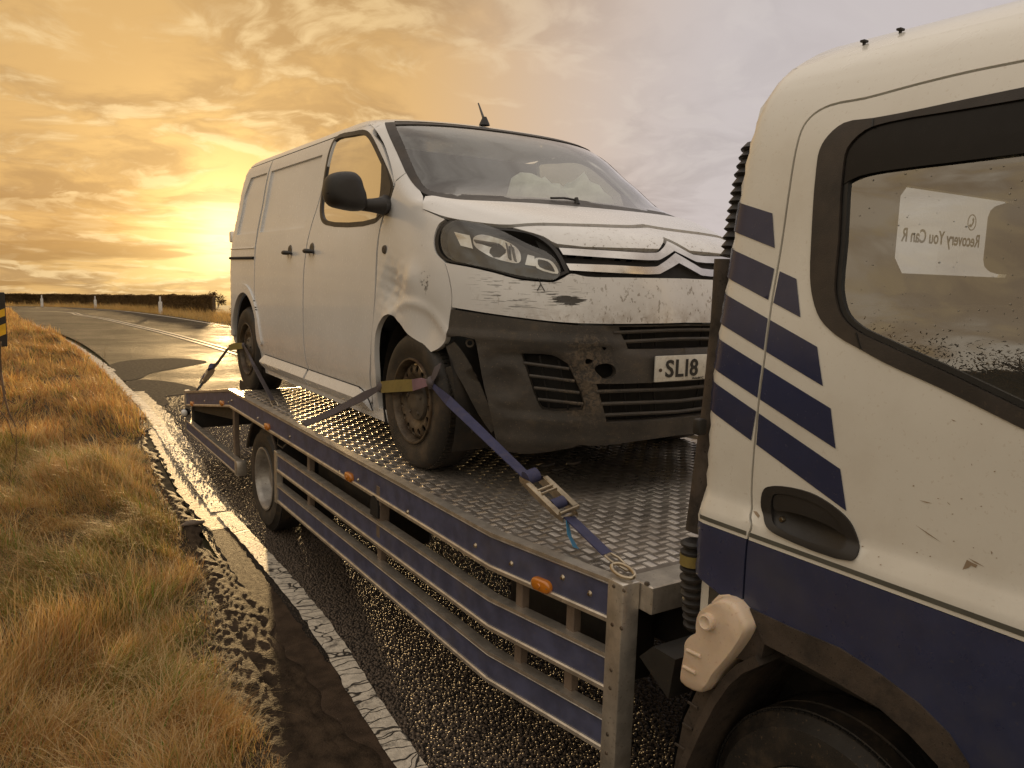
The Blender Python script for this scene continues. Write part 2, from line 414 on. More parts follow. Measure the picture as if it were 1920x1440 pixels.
def make_van_paint():
    M, b, p, out = new_mat('van_white_paint'); pos = gcoord(b); s = b.n('ShaderNodeSeparateXYZ', ins={0: pos})
    # dirt: more on the nose and towards the sills, streaks along the flow
    nose = b.ss(s.outputs[1], 3.3, 2.7)
    low = b.ss(s.outputs[2], 0.95, 0.15)
    st = b.vmath('MULTIPLY', pos, (1.0, 1.0, 0.55))
    fine = b.noise(st, 62.0, 3.0, 0.6); spk = b.ss(fine, 0.575, 0.66)
    big = b.noise(pos, 5.0, 6.0, 0.65)
    amt = b.math('ADD', b.math('MULTIPLY', nose, 0.70), b.math('ADD', 0.06, b.math('MULTIPLY', low, 0.25)))
    d1 = b.math('MULTIPLY', b.math('MULTIPLY', spk, b.ss(big, 0.30, 0.62)), amt)
    d2 = b.math('MULTIPLY', b.ss(big, 0.40, 0.75), b.math('MULTIPLY', amt, 0.24))
    tiny = b.math('MULTIPLY', b.ss(b.noise(pos, 23.0, 2.0), 0.735, 0.76), 0.5)
    d = b.math('MAXIMUM', b.math('MAXIMUM', d1, d2), tiny)
    c = b.mix(d, b.mix(b.ss(b.noise(pos, 2.0, 3.0), 0.3, 0.7), (0.74, 0.745, 0.745), (0.80, 0.80, 0.80)), (0.16, 0.115, 0.07))
    # scuff: scraped black plastic where the nose was hit
    sv = b.vmath('SUBTRACT', pos, tuple(SCUFF)); sv = b.vmath('MULTIPLY', sv, (1.0, 1.0, 3.2))
    ln = b.vmath('LENGTH', sv)
    rag = b.noise(b.vmath('MULTIPLY', pos, (9, 9, 130.0)), 1.6, 4.0, 0.6)
    sc = b.ss(b.math('ADD', ln, b.math('MULTIPLY', b.math('SUBTRACT', rag, 0.5), 0.16)), 0.070, 0.062)
    # long scratches leading to it
    sv2 = b.vmath('MULTIPLY', b.vmath('SUBTRACT', pos, tuple(SCRATCH)), (1.0, 1.0, 2.6)); l2 = b.vmath('LENGTH', sv2)
    scr = b.math('MULTIPLY', b.ss(b.noise(b.vmath('MULTIPLY', pos, (5, 5, 90.0)), 2.2, 3.0, 0.5), 0.60, 0.64), b.ss(l2, 0.36, 0.12))
    # dark rub marks on the wing beside the lamp
    sv3 = b.vmath('MULTIPLY', b.vmath('SUBTRACT', pos, tuple(WINGRUB)), (1.6, 1.0, 0.75)); l3 = b.vmath('LENGTH', sv3)
    rub = b.math('MULTIPLY', b.ss(b.noise(b.vmath('MULTIPLY', pos, (40, 18, 26)), 1.5, 5.0, 0.65), 0.50, 0.60), b.ss(l3, 0.060, 0.02))
    # brown road film settled on the lower edge of the painted bumper
    film = b.math('MULTIPLY', b.math('MULTIPLY', nose, b.ss(s.outputs[2], 0.93, 0.80)), b.ss(b.noise(pos, 17.0, 6.0, 0.7), 0.38, 0.66))
    c = b.mix(b.math('MULTIPLY', film, 0.42), c, (0.26, 0.19, 0.115))
    c = b.mix(b.math('MAXIMUM', b.math('MAXIMUM', sc, b.math('MULTIPLY', rub, 0.8)), b.math('MULTIPLY', scr, 0.85)), c, (0.035, 0.032, 0.032))
    r = b.math('ADD', 0.26, b.math('MULTIPLY', d, 0.5), True)
    setp(b, p, Base_Color=c, Roughness=r, Specular_IOR_Level=0.5, Coat_Weight=0.35, Coat_Roughness=0.06)
    bump(b, p, b.noise(pos, 3.0, 2.0), 0.006, 0.5)
    return M
def make_glass(name, tint, rough=0.0, refl=1.0, trans=0.8):
    M, b, p, out = new_mat(name); M.node_tree.nodes.remove(p)
    pos = gcoord(b)
    gn = b.n('ShaderNodeNewGeometry'); cs = b.math('ABSOLUTE', b.vmath('DOT_PRODUCT', gn.outputs['Normal'], gn.outputs['Incoming']))
    fr = b.math('ADD', 0.043, b.math('MULTIPLY', b.math('POWER', b.math('SUBTRACT', 1.0, cs), 5.0), 0.957))
    gl = b.n('ShaderNodeBsdfGlossy', ins={'Color': (1, 1, 1, 1), 'Roughness': rough})
    tr = b.n('ShaderNodeBsdfTransparent', ins={'Color': tuple(tint)+(1.0,)})
    film = b.n('ShaderNodeBsdfDiffuse', ins={'Color': (0.35, 0.34, 0.31, 1)})
    f2 = b.math('ADD', b.math('MULTIPLY', fr, 1.35*refl), 0.05*refl, True)
    mx = b.n('ShaderNodeMixShader', ins={0: f2, 1: tr.outputs[0], 2: gl.outputs[0]})
    dust = b.math('ADD', 0.035, b.math('MULTIPLY', b.ss(b.noise(pos, 3.0, 5.0), 0.4, 0.8), 0.06))
    mx2 = b.n('ShaderNodeMixShader', ins={0: dust, 1: mx.outputs[0], 2: film.outputs[0]})
    b.link(mx2.outputs[0], out.inputs[0]); return M
def make_asphalt():
    M, b, p, out = new_mat('wet_asphalt'); pos = gcoord(b)
    wv = b.vmath('ADD', pos, b.vmath('MULTIPLY', b.n('ShaderNodeTexNoise', ins={'Vector': pos, 'Scale': 70.0, 'Detail': 2.0}).outputs['Color'], (.008, .008, .008)))
    vor = b.n('ShaderNodeTexVoronoi', feature='F1', ins={'Vector': wv, 'Scale': 88.0, 'Randomness': 1.0})
    hgt = b.n('ShaderNodeSeparateColor', ins={0: vor.outputs['Color']}).outputs[0]
    prof = b.ss(vor.outputs['Distance'], 0.62, 0.18)
    h = b.math('MULTIPLY', prof, b.math('ADD', 0.35, hgt))
    big = b.noise(pos, 1.1, 5.0, 0.6)
    wet = b.ss(b.noise(b.vmath('ADD', pos, (3, 1, 0)), 0.7, 6.0, 0.62), 0.35, 0.62)
    stone = b.mix(hgt, (0.038, 0.031, 0.025), (0.105, 0.086, 0.066))
    c = b.mix(prof, (0.012, 0.010, 0.009), stone)
    c = b.mix(b.math('MULTIPLY', b.ss(big, 0.3, 0.7), 0.4), c, (0.040, 0.032, 0.025))
    r = b.math('ADD', b.math('ADD', 0.48, b.math('MULTIPLY', hgt, 0.16)), b.math('MULTIPLY', b.math('SUBTRACT', 1.0, wet), 0.18))
    setp(b, p, Base_Color=c, Roughness=r, Specular_IOR_Level=0.21)
    hh = b.math('ADD', h, b.math('MULTIPLY', b.noise(pos, 260.0, 2.0), 0.35))
    hh = b.math('ADD', hh, b.math('MULTIPLY', b.noise(pos, 31.0, 3.0, 0.6), 0.9)); bump(b, p, hh, 0.016, 1.0)
    return M
def make_paint_line(name, col, wear, crack=True):
    M, b, p, out = new_mat(name); pos = gcoord(b)
    n = b.noise(pos, 7.0, 7.0, 0.7); w = b.ss(n, wear-0.09, wear+0.05)
    c = b.mix(w, b.mix(b.ss(b.noise(pos, 30.0, 4.0), 0.35, 0.7), col, tuple(x*0.72 for x in col)), (0.05, 0.045, 0.04))
    h = b.noise(pos, 90.0, 4.0)
    if crack:
        sw = b.vmath('ADD', b.vmath('MULTIPLY', pos, (4.2, 14.0, 1.0)), b.vmath('MULTIPLY', b.n('ShaderNodeTexNoise', ins={'Vector': pos, 'Scale': 6.0}).outputs['Color'], (1.6, 2.4, 0.0)))
        ve = b.n('ShaderNodeTexVoronoi', feature='DISTANCE_TO_EDGE', ins={'Vector': sw, 'Scale': 1.0})
        ck = b.ss(ve.outputs['Distance'], 0.045, 0.015); c = b.mix(ck, c, (0.03, 0.027, 0.024)); h = b.math('SUBTRACT', h, ck)
    setp(b, p, Base_Color=c, Roughness=0.55, Specular_IOR_Level=0.35); bump(b, p, h, 0.006)
    return M
def make_leaf(name, c1, c2, trans=0.5, rough=0.5):
    M, b, p, out = new_mat(name); oi = b.n('ShaderNodeNewGeometry')
    pos = oi.outputs['Position']; rnd = oi.outputs['Random Per Island']
    n = b.math('ADD', b.math('MULTIPLY', b.ss(b.noise(pos, 2.3, 6.0, 0.65), 0.38, 0.62), 0.55), b.math('MULTIPLY', rnd, 0.45))
    c = b.mix(n, c1, c2); setp(b, p, Base_Color=c, Roughness=rough, Specular_IOR_Level=0.35)
    tl = b.n('ShaderNodeBsdfTranslucent'); b.link(c, tl.inputs[0])
    mx = b.n('ShaderNodeMixShader', ins={0: trans, 1: p.outputs[0], 2: tl.outputs[0]}); b.link(mx.outputs[0], out.inputs[0]); return M
def make_bumper():
    M, b, p, out = new_mat('grey_bumper_plastic'); pos = gcoord(b)
    n = b.noise(pos, 6.0, 7.0, 0.65); c = b.mix(b.ss(n, 0.3, 0.72), (0.050, 0.046, 0.042), (0.084, 0.074, 0.064))
    d = b.vmath('MULTIPLY', b.vmath('SUBTRACT', pos, tuple(CRASH)), (1.0, 1.0, 0.62)); l = b.vmath('LENGTH', d)
    rag = b.math('ADD', l, b.math('MULTIPLY', b.math('SUBTRACT', b.noise(pos, 26.0, 6.0, 0.7), 0.5), 0.22))
    tan = b.math('MULTIPLY', b.ss(rag, 0.155, 0.07), b.ss(b.noise(pos, 48.0, 5.0, 0.7), 0.40, 0.58))
    c = b.mix(b.math('MULTIPLY', tan, 0.65), c, (0.20, 0.155, 0.11))
    dust = b.math('MULTIPLY', b.ss(b.noise(b.vmath('MULTIPLY', pos, (1, 1, 2.5)), 11.0, 6.0, 0.7), 0.52, 0.70), 0.34)
    c = b.mix(dust, c, (0.15, 0.115, 0.075))
    s = b.math('MULTIPLY', b.ss(b.noise(pos, 120.0, 2.0), 0.66, 0.70), 0.6); c = b.mix(s, c, (0.20, 0.15, 0.10))
    setp(b, p, Base_Color=c, Roughness=0.60, Specular_IOR_Level=0.4)
    bump(b, p, b.math('ADD', b.noise(pos, 300.0, 3.0), b.math('MULTIPLY', b.noise(pos, 40.0, 5.0, .7), b.math('MULTIPLY', tan, 3.0))), 0.0016)
    return M
MAT = {}
def build_mats():
    m = MAT
    m['van'] = make_van_paint()
    m['black_plastic'] = simple('black_plastic', (0.022, 0.020, 0.019), 0.5, bmp=0.0006, bs=500)
    m['bumper'] = make_bumper()
    m['dark'] = simple('dark_void', (0.010, 0.009, 0.008), 0.8)
    m['glass_w'] = make_glass('windscreen_glass', (0.78, 0.82, 0.78), refl=1.05)
    m['glass_c'] = make_glass('lorry_glass', (0.62, 0.64, 0.58), refl=2.2)
    m['glass_s'] = make_glass('side_glass', (0.55, 0.57, 0.50), refl=3.4)
    m['lens'] = make_glass('headlamp_lens', (0.80, 0.80, 0.78), refl=0.8)
    m['rubber'] = simple('tyre_rubber', (0.024, 0.021, 0.018), 0.62, bmp=0.001, bs=300, dirt=(0.105, 0.075, 0.048), dirt_amt=0.85, dirt_scale=6)
    m['rust_rim'] = simple('rusty_steel_rim', (0.10, 0.078, 0.055), 0.5, 0.35, var=0.5, vs=14, dirt=(0.10, 0.045, 0.018), dirt_amt=0.7)
    m['hub'] = simple('dull_hub_cap', (0.12, 0.105, 0.088), 0.5, 0.3, dirt=MUD, dirt_amt=0.5)
    m['chrome'] = simple('chrome', (0.62, 0.60, 0.58), 0.16, 1.0, var=0.06, dirt=(0.2, 0.16, 0.11), dirt_amt=0.35)
    m['lamp_silver'] = simple('lamp_reflector', (0.75, 0.74, 0.72), 0.12, 1.0, var=0.05)
    m['galv'] = simple('bare_aluminium', (0.60, 0.56, 0.50), 0.36, 0.75, var=0.18, vs=16, bmp=0.0004, bs=250, dirt=(0.20, 0.14, 0.085), dirt_amt=0.4)
    m['rail_blue'] = simple('rail_blue_paint', (0.070, 0.078, 0.142), 0.42, var=0.25, vs=11, dirt=(0.14, 0.12, 0.10), dirt_amt=0.30, dirt_scale=6)
    m['deck'] = simple('wet_deck_plate', (0.30, 0.27, 0.24), 0.34, 0.55, var=0.3, vs=5, bmp=0.0006, bs=90, dirt=(0.10, 0.072, 0.050), dirt_amt=0.7, dirt_scale=3)
    m['lug'] = simple('worn_tread_lugs', (0.50, 0.46, 0.41), 0.28, 0.8, var=0.3, vs=3, dirt=(0.13, 0.09, 0.06), dirt_amt=0.6, dirt_scale=2.5)
    m['chassis'] = simple('chassis_black', (0.020, 0.018, 0.016), 0.6, dirt=MUD, dirt_amt=0.5)
    m['rail_rim'] = simple('painted_truck_rim', (0.36, 0.34, 0.31), 0.42, 0.5, var=0.25, dirt=(0.10, 0.055, 0.03), dirt_amt=0.55)
    m['cab'] = simple('cab_white_paint', (0.76, 0.745, 0.685), 0.30, var=0.03, vs=2.0, coat=0.4, dirt=(0.42, 0.33, 0.22), dirt_amt=0.22, dirt_scale=2.2)
    m['navy'] = simple('navy_paint', (0.034, 0.043, 0.100), 0.30, var=0.12, coat=0.3, dirt=(0.075, 0.075, 0.085), dirt_amt=0.4, dirt_scale=3.5)
    m['decal'] = simple('navy_vinyl', (0.032, 0.038, 0.088), 0.22, var=0.08, dirt=(0.09, 0.075, 0.06), dirt_amt=0.15)
    m['pin'] = simple('grey_pinstripe', (0.10, 0.10, 0.085), 0.4)
    m['trim'] = simple('weathered_black_trim', (0.029, 0.024, 0.021), 0.5, var=0.3, bmp=0.0006, bs=300, dirt=(0.12, 0.085, 0.055), dirt_amt=0.25)
    m['arch'] = simple('dirty_arch_plastic', (0.060, 0.046, 0.036), 0.62, var=0.3, bmp=0.001, bs=200, dirt=(0.015, 0.012, 0.010), dirt_amt=0.8, dirt_scale=14)
    m['strap'] = simple('blue_webbing', (0.040, 0.043, 0.105), 0.75, bmp=0.0006, bs=700, dirt=(0.13, 0.11, 0.12), dirt_amt=0.35, dirt_scale=20)
    m['strap_old'] = simple('old_grey_webbing', (0.095, 0.082, 0.092), 0.8, bmp=0.0006, bs=700, dirt=(0.12, 0.095, 0.075), dirt_amt=0.5, dirt_scale=20)
    m['sleeve'] = simple('yellow_sleeve', (0.26, 0.20, 0.055), 0.85, bmp=0.001, bs=300, dirt=(0.13, 0.09, 0.04), dirt_amt=0.5, dirt_scale=18)
    m['pink'] = simple('faded_mauve_sleeve', (0.24, 0.145, 0.175), 0.85, bmp=0.001, bs=300)
    m['steel'] = simple('ratchet_steel', (0.40, 0.34, 0.25), 0.3, 1.0, var=0.25, dirt=(0.09, 0.05, 0.03), dirt_amt=0.5)
    m['tagblue'] = simple('blue_tag', (0.02, 0.22, 0.42), 0.6)
    m['amber'] = simple('amber_lens', (0.52, 0.17, 0.012), 0.12, coat=1.0)
    m['lampwhite'] = simple('white_lens', (0.75, 0.75, 0.73), 0.1, coat=1.0)
    m['plate'] = simple('number_plate_white', (0.66, 0.65, 0.60), 0.4, dirt=(0.22, 0.17, 0.11), dirt_amt=0.45, dirt_scale=16)
    m['interior2'] = simple('lorry_interior', (0.030, 0.027, 0.023), 0.8)
    m['ink'] = simple('black_ink', (0.012, 0.012, 0.012), 0.45)
    m['interior'] = simple('interior_grey', (0.060, 0.056, 0.050), 0.8)
    m['liner'] = simple('headliner_grey', (0.20, 0.185, 0.16), 0.9)
    m['airbag'] = simple('airbag_cloth', (0.62, 0.62, 0.57), 0.85, bmp=0.004, bs=25)
    m['broad'] = make_leaf('fresh_grass', (0.10, 0.20, 0.02), (0.24, 0.36, 0.05), 0.5)
    m['can'] = simple('milky_plastic', (0.74, 0.60, 0.46), 0.35, var=0.08, vs=10, dirt=(0.40, 0.16, 0.10), dirt_amt=0.25)
    pc_ = [n for n in m['can'].node_tree.nodes if n.type == 'BSDF_PRINCIPLED'][0]; pc_.inputs['Subsurface Weight'].default_value = 0.6; pc_.inputs['Subsurface Radius'].default_value = (0.03, 0.02, 0.01)
    m['verge'] = simple('wet_verge_soil', (0.075, 0.055, 0.025), 0.85, var=0.5, vs=6, bmp=0.02, bs=14)
    m['mud'] = simple('wet_mud', (0.042, 0.029, 0.019), 0.66, var=0.5, vs=9, bmp=0.007, bs=85, spec=0.10)
    m['chip'] = simple('wet_stone_chippings', (0.085, 0.064, 0.047), 0.44, var=0.6, vs=60, spec=0.30)
    m['tar'] = simple('smooth_wet_bitumen', (0.050, 0.034, 0.023), 0.66, var=0.35, vs=12, bmp=0.004, bs=140, spec=0.12)
    m['road_shadow'] = simple('painted_road_shadow', (0.050, 0.044, 0.038), 0.95, var=0.35, vs=20, bmp=0.008, bs=100, spec=0.04)  # dark matt colour standing in for shade on the road
    m['chipmark'] = simple('chipped_paint', (0.33, 0.25, 0.17), 0.7)
    m['drop'] = simple('rain_drop', (0.30, 0.28, 0.24), 0.05, spec=0.6)
    m['asphalt'] = make_asphalt()
    m['line'] = make_paint_line('worn_white_line', (0.66, 0.60, 0.50), 0.64)
    m['line_old'] = make_paint_line('old_edge_line', (0.50, 0.43, 0.32), 0.64)
    m['line_thin'] = make_paint_line('centre_line', (0.60, 0.54, 0.44), 0.62, False)
    m['straw'] = make_leaf('dry_straw', (0.48, 0.27, 0.072), (0.82, 0.58, 0.22), 0.58)
    m['straw_b'] = make_leaf('bleached_straw', (0.50, 0.33, 0.14), (0.80, 0.62, 0.33), 0.45)
    m['russet'] = make_leaf('russet_grass', (0.36, 0.16, 0.05), (0.62, 0.33, 0.11), 0.5)
    m['greeng'] = make_leaf('green_grass', (0.13, 0.165, 0.025), (0.36, 0.355, 0.070), 0.55)
    m['stalk'] = simple('dead_stalk', (0.11, 0.060, 0.028), 0.8)
    m['hedge'] = make_leaf('hedge_twigs', (0.10, 0.062, 0.026), (0.20, 0.125, 0.050), 0.35, 0.8)
    m['bark'] = simple('tree_bark', (0.035, 0.026, 0.018), 0.85)
    m['field'] = simple('winter_field', (0.085, 0.075, 0.030), 0.9, var=0.5, vs=0.3)
    m['yellow'] = simple('sign_yellow', (0.72, 0.42, 0.02), 0.4)
    m['signblack'] = simple('sign_black', (0.02, 0.018, 0.015), 0.4)
    m['post_white'] = simple('white_marker', (0.72, 0.70, 0.66), 0.5)
    m['stone'] = simple('grey_stone', (0.16, 0.12, 0.09), 0.6, bmp=0.004, bs=40)
    m['wire'] = simple('dull_wire', (0.16, 0.14, 0.11), 0.45, 0.7)
# ------------------------------------------------------------------ van body surface (plan superellipse whose size varies with height)
XC = 2.69; YA = 5.6
VW = pchip([.12,.2,.3,.42,.6,.9,1.12,1.3,1.5,1.7,1.80,1.88,1.93,1.96,1.98],[.89,.905,.912,.94,.95,.95,.942,.917,.878,.842,.818,.782,.71,.50,.02])
VYF = pchip([.12,.2,.26,.35,.5,.7,.85,.95,1.05,1.12,1.18,1.22,1.26,1.30,1.345,1.375,1.6,1.885,1.92,1.96,1.98],[2.85,2.74,2.69,2.66,2.65,2.655,2.66,2.675,2.70,2.735,2.79,2.87,2.97,3.10,3.26,3.40,3.77,4.24,4.42,4.95,5.55])
VB = pchip([.1,1.15,1.3,1.37,1.9,1.98],[.93,.93,.60,.42,.45,.02])
VN = pchip([.1,1.15,1.35,1.98],[2.4,2.4,2.5,2.4])
VYR = pchip([.12,.3,1.0,1.5,1.8,1.88,1.93,1.96,1.98],[7.45,7.5,7.5,7.47,7.42,7.36,7.2,6.9,5.65])
def plan_f(x, y, z):
    w = VW(z); yf = VYF(z); b = VB(z); n = VN(z); yr = VYR(z); r = np.minimum(.22, (yr-yf)*.3)
    a = np.abs(x-XC)/w; f1 = np.clip((yf+b-y)/b, 0, None); f2 = np.clip((y-(yr-r))/r, 0, None)
    return np.where(f1 > 0, a**n+f1**n, a**2.4+f2**2.4)-1
def van_cyl(uv):
    """(angle * 1.6, z) round a vertical axis inside the van: 0 = nose centre, growing towards the near side and the tail"""
    ph = uv[:, 0]/1.6; z = uv[:, 1]; dx = -np.sin(ph); dy = -np.cos(ph); a = np.zeros(len(uv)); b = np.full(len(uv), 4.0)
    for _ in range(34):
        mm = .5*(a+b); ins = plan_f(XC+dx*mm, YA+dy*mm, z) < 0; a = np.where(ins, mm, a); b = np.where(ins, b, mm)
    return np.stack([XC+dx*a, YA+dy*a, z], 1)
CYL = Chart(van_cyl, lambda P: P-np.array([XC, YA, 0.9])*np.array([1, 1, 1]))
def van_side(uv):
    y = uv[:, 0]; z = uv[:, 1]; a = np.zeros(len(uv)); b = np.full(len(uv), 1.2)
    for _ in range(34):
        mm = .5*(a+b); ins = plan_f(XC-mm, y, z) < 0; a = np.where(ins, mm, a); b = np.where(ins, b, mm)
    return np.stack([XC-a, y, z], 1)
SIDE = Chart(van_side, lambda P: np.tile([-1.0, 0, 0], (len(P), 1)))
def van_hit(u, v):
    d = ray(u, v); t = np.arange(1.5, 9.5, .02); p = CAM+d*t[:, None]
    ins = (plan_f(p[:, 0], p[:, 1], p[:, 2]) < 0) & (p[:, 2] > .12) & (p[:, 2] < 1.975)
    if not ins.any(): raise ValueError('no van surface at %s %s' % (u, v))
    i = np.argmax(ins); a, b = t[i]-.02, t[i]
    for _ in range(24):
        mm = .5*(a+b); q = CAM+d*mm
        if plan_f(q[0], q[1], q[2]) < 0 and .12 < q[2] < 1.975: b = mm
        else: a = mm
    return CAM+d*b
def tocyl(p): return (1.6*math.atan2(-(p[0]-XC), -(p[1]-YA)), p[2])
def vc(pts):
    """photo pixels -> cylinder chart; third item 'c' puts the point on the centre line, 1 marks a corner"""
    out = []
    for p in pts:
        u, z = tocyl(van_hit(p[0], p[1])); k = p[2] if len(p) > 2 else 0
        out.append((0.0, z, 1) if k == 'c' else (u, z, k))
    return out
def vs(pts):
    out = []
    for p in pts:
        q = van_hit(p[0], p[1]); out.append((q[1], q[2], p[2] if len(p) > 2 else 0))
    return out
def yz2cyl(y, z):
    q = van_side(np.array([[y, z]]))[0]; return tocyl(q)
SCUFF = van_hit(1066, 563); SCRATCH = van_hit(985, 543); CRASH = van_hit(1100, 715); WINGRUB = van_hit(797, 526)
build_mats()
# ================================================================== THE SETTING
def smooth01(t): t = np.clip(t, 0, 1); return t*t*(3-2*t)
def gz(x, y):
    """road level: flat by the truck, falling gently beyond, then away behind the hedge"""
    x = np.asarray(x, float); y = np.asarray(y, float); d = np.clip(y-14, 0, None)
    z = GROUND-np.where(d < 34, .00045*d*d, .5202+.0306*(d-34))
    return z-np.clip(y-72, 0, None)*.045
def ground_hit(u, v, lift=0.0):
    d = ray(u, v); t = np.arange(1.0, 260.0, .1); p = CAM+d*t[:, None]; f = p[:, 2]-gz(p[:, 0], p[:, 1])-lift
    if not (f < 0).any(): raise ValueError('pixel %s %s misses the ground' % (u, v))
    i = int(np.argmax(f < 0)); a, b = t[i-1], t[i]; s = f[i-1]/(f[i-1]-f[i]); return CAM+d*(a+(b-a)*s)
def grid(name, xs, ys, zf, mat, kind='structure', smooth=True):
    X, Y = np.meshgrid(xs, ys); Z = zf(X, Y); V = np.stack([X, Y, Z], -1).reshape(-1, 3); nx_ = len(xs); ny_ = len(ys)
    i = np.arange((ny_-1)*(nx_-1)); r = i//(nx_-1); c = i % (nx_-1); a = r*nx_+c
    return quick(name, V, np.stack([a, a+1, a+nx_+1, a+nx_], 1), mat, kind=kind, smooth=smooth)
def spaced(a, b, n, p=1.0): return a+(b-a)*np.linspace(0, 1, n)**p
gx = np.concatenate([-spaced(20, 1500, 14, 3)[::-1], np.linspace(-18, 30, 33), spaced(33, 2500, 18, 3)])
gy = np.concatenate([-spaced(12, 1200, 12, 3)[::-1], np.linspace(-10, 72, 42), spaced(74, 4000, 26, 3)])
grid('ground', gx, gy, lambda X, Y: gz(X, Y)-.06, MAT['field'])
# road edges in plan: straight past the truck, then bending away to the left
edge_px = [(310,790),(270,738),(228,695),(190,662),(150,638),(110,622),(72,611),(48,605)]
ep = [ground_hit(*p) for p in edge_px]
L_ = [(1.06, -60), (1.06, 0), (1.10, 3), (1.16, 5.2), (1.25, 7.5), (1.38, 9.5)]+[(p[0]-.10, p[1]) for p in ep]
t_ = ep[-1]; L_ += [(t_[0]-1.0, t_[1]+3.6), (t_[0]-3.0, t_[1]+6.6), (t_[0]-8, t_[1]+9.5), (t_[0]-20, t_[1]+12), (t_[0]-60, t_[1]+16)]
far_px = [(418,608),(330,594),(240,583),(150,577),(60,574.5)]
fp = [ground_hit(*p) for p in far_px]
R_ = [(8.0, -60), (7.95, 0), (7.9, 6), (7.8, 14), (7.5, 21)]+[(p[0], p[1]) for p in fp]
t2 = fp[-1]; R_ += [(t2[0]-6, t2[1]+1.6), (t2[0]-20, t2[1]+4), (t2[0]-60, t2[1]+7)]
def resample(P, n, w=None):
    P = smooth_poly(P, 10, closed=False); s = np.concatenate([[0], np.cumsum(np.linalg.norm(np.diff(P, axis=0), axis=1))])
    # more samples where the road is near
    t = np.linspace(0, 1, n); return np.stack([np.interp(t*s[-1], s, P[:, 0]), np.interp(t*s[-1], s, P[:, 1])], 1)
Ln = resample(L_, 260); Rn = resample(R_, 260); NC = 24; V = []
for a in np.linspace(0, 1, NC): V.append(Ln*(1-a)+Rn*a)
V = np.stack(V, 1); Z = gz(V[..., 0], V[..., 1])+.0
Vr = np.concatenate([V, Z[..., None]], -1).reshape(-1, 3)
i = np.arange(259*(NC-1)); r = i//(NC-1); c = i % (NC-1); a = r*NC+c
quick('road', Vr, np.stack([a, a+1, a+NC+1, a+NC], 1), MAT['asphalt'], kind='structure', smooth=True)
# painted lines: thin sheets just above the road
def ribbon(name, P, w, mat, lift, jag=0.0, seed=1, kind='structure', dens=.12):
    P = np.asarray(P, float)[:, :2]; s = np.concatenate([[0], np.cumsum(np.linalg.norm(np.diff(P, axis=0), axis=1))]); n = max(2, int(s[-1]/dens))
    t = np.linspace(0, s[-1], n); Q = np.stack([np.interp(t, s, P[:, 0]), np.interp(t, s, P[:, 1])], 1)
    d = np.gradient(Q, axis=0); d /= np.linalg.norm(d, axis=1, keepdims=True); nn = np.stack([d[:, 1], -d[:, 0]], 1); rs = np.random.default_rng(seed)
    w = np.interp(t/s[-1], np.linspace(0, 1, len(w)), w) if hasattr(w, '__len__') else np.full(n, w)
    A = Q-nn*(w/2+rs.uniform(-jag, jag, n))[:, None]; C = Q+nn*(w/2+rs.uniform(-jag, jag, n))[:, None]
    V = np.concatenate([np.concatenate([A, (gz(A[:, 0], A[:, 1])+lift)[:, None]], 1), np.concatenate([C, (gz(C[:, 0], C[:, 1])+lift)[:, None]], 1)])
    k = np.arange(n-1); return quick(name, V, np.stack([k, k+n, k+n+1, k+1], 1), mat, kind=kind)
mid = lambda a, b, v: ((ground_hit(a, v)+ground_hit(b, v))/2)
# near worn line beside the truck, old wide band, then the bright edge line that runs into the bend
ribbon('edge_line', smooth_poly([(1.27, -3), (1.285, 2.6), mid(588, 634, 1190)[:2], mid(530, 571, 1110)[:2], mid(462, 500, 1030)[:2], mid(404, 434, 962)[:2]], 6, False), .118, MAT['line'], .008, .006, 2, dens=.06)
ribbon('edge_line', smooth_poly([mid(392, 470, 990)[:2], mid(348, 410, 930)[:2], mid(318, 372, 870)[:2], mid(290, 335, 815)[:2], mid(268, 311, 780)[:2], mid(232, 262, 735)[:2]], 6, False), [.30, .34, .36, .34], MAT['line_old'], .004, .02, 3, dens=.08)
ribbon('edge_line', smooth_poly([mid(398, 425, 960)[:2], mid(330, 352, 862)[:2], mid(262, 281, 765)[:2], mid(214, 240, 722)[:2], mid(190, 214, 695)[:2]], 6, False), [.12, .13, .13, .15], MAT['line'], .0075, .008, 4, dens=.08)
ribbon('edge_line', smooth_poly([mid(186, 218, 697)[:2], mid(148, 178, 668)[:2], mid(112, 136, 643)[:2], mid(80, 97, 624)[:2], mid(44, 56, 607)[:2], (t_[0]-1.3, t_[1]+4)], 6, False), [.27, .30, .26, .2], MAT['line'], .0065, .02, 5, dens=.12)
cpx = [(420,655),(360,638),(300,622),(240,608),(190,597),(150,591),(110,585)]
cp = [ground_hit(*p)[:2] for p in cpx]
cp = [(5.0, -8), (4.95, 6), (4.8, 13)]+cp+[(cp[-1][0]-5, cp[-1][1]+3.5), (cp[-1][0]-20, cp[-1][1]+8)]
cs = smooth_poly(cp, 8, False); dn = np.gradient(cs, axis=0); dn /= np.linalg.norm(dn, axis=1, keepdims=True); nn = np.stack([dn[:, 1], -dn[:, 0]], 1)
ribbon('centre_line', cs-nn*.09, .10, MAT['line_thin'], .008, .006, 6); ribbon('centre_line', cs+nn*.12, .10, MAT['line_thin'], .008, .006, 7)
ribbon('edge_line', [(7.6, -30), (7.6, 6), (7.5, 14), (7.2, 21)]+[(p[0]-.3, p[1]-.2) for p in fp]+[(t2[0]-6, t2[1]+1.3)], .13, MAT['line_thin'], .008, .01, 8)
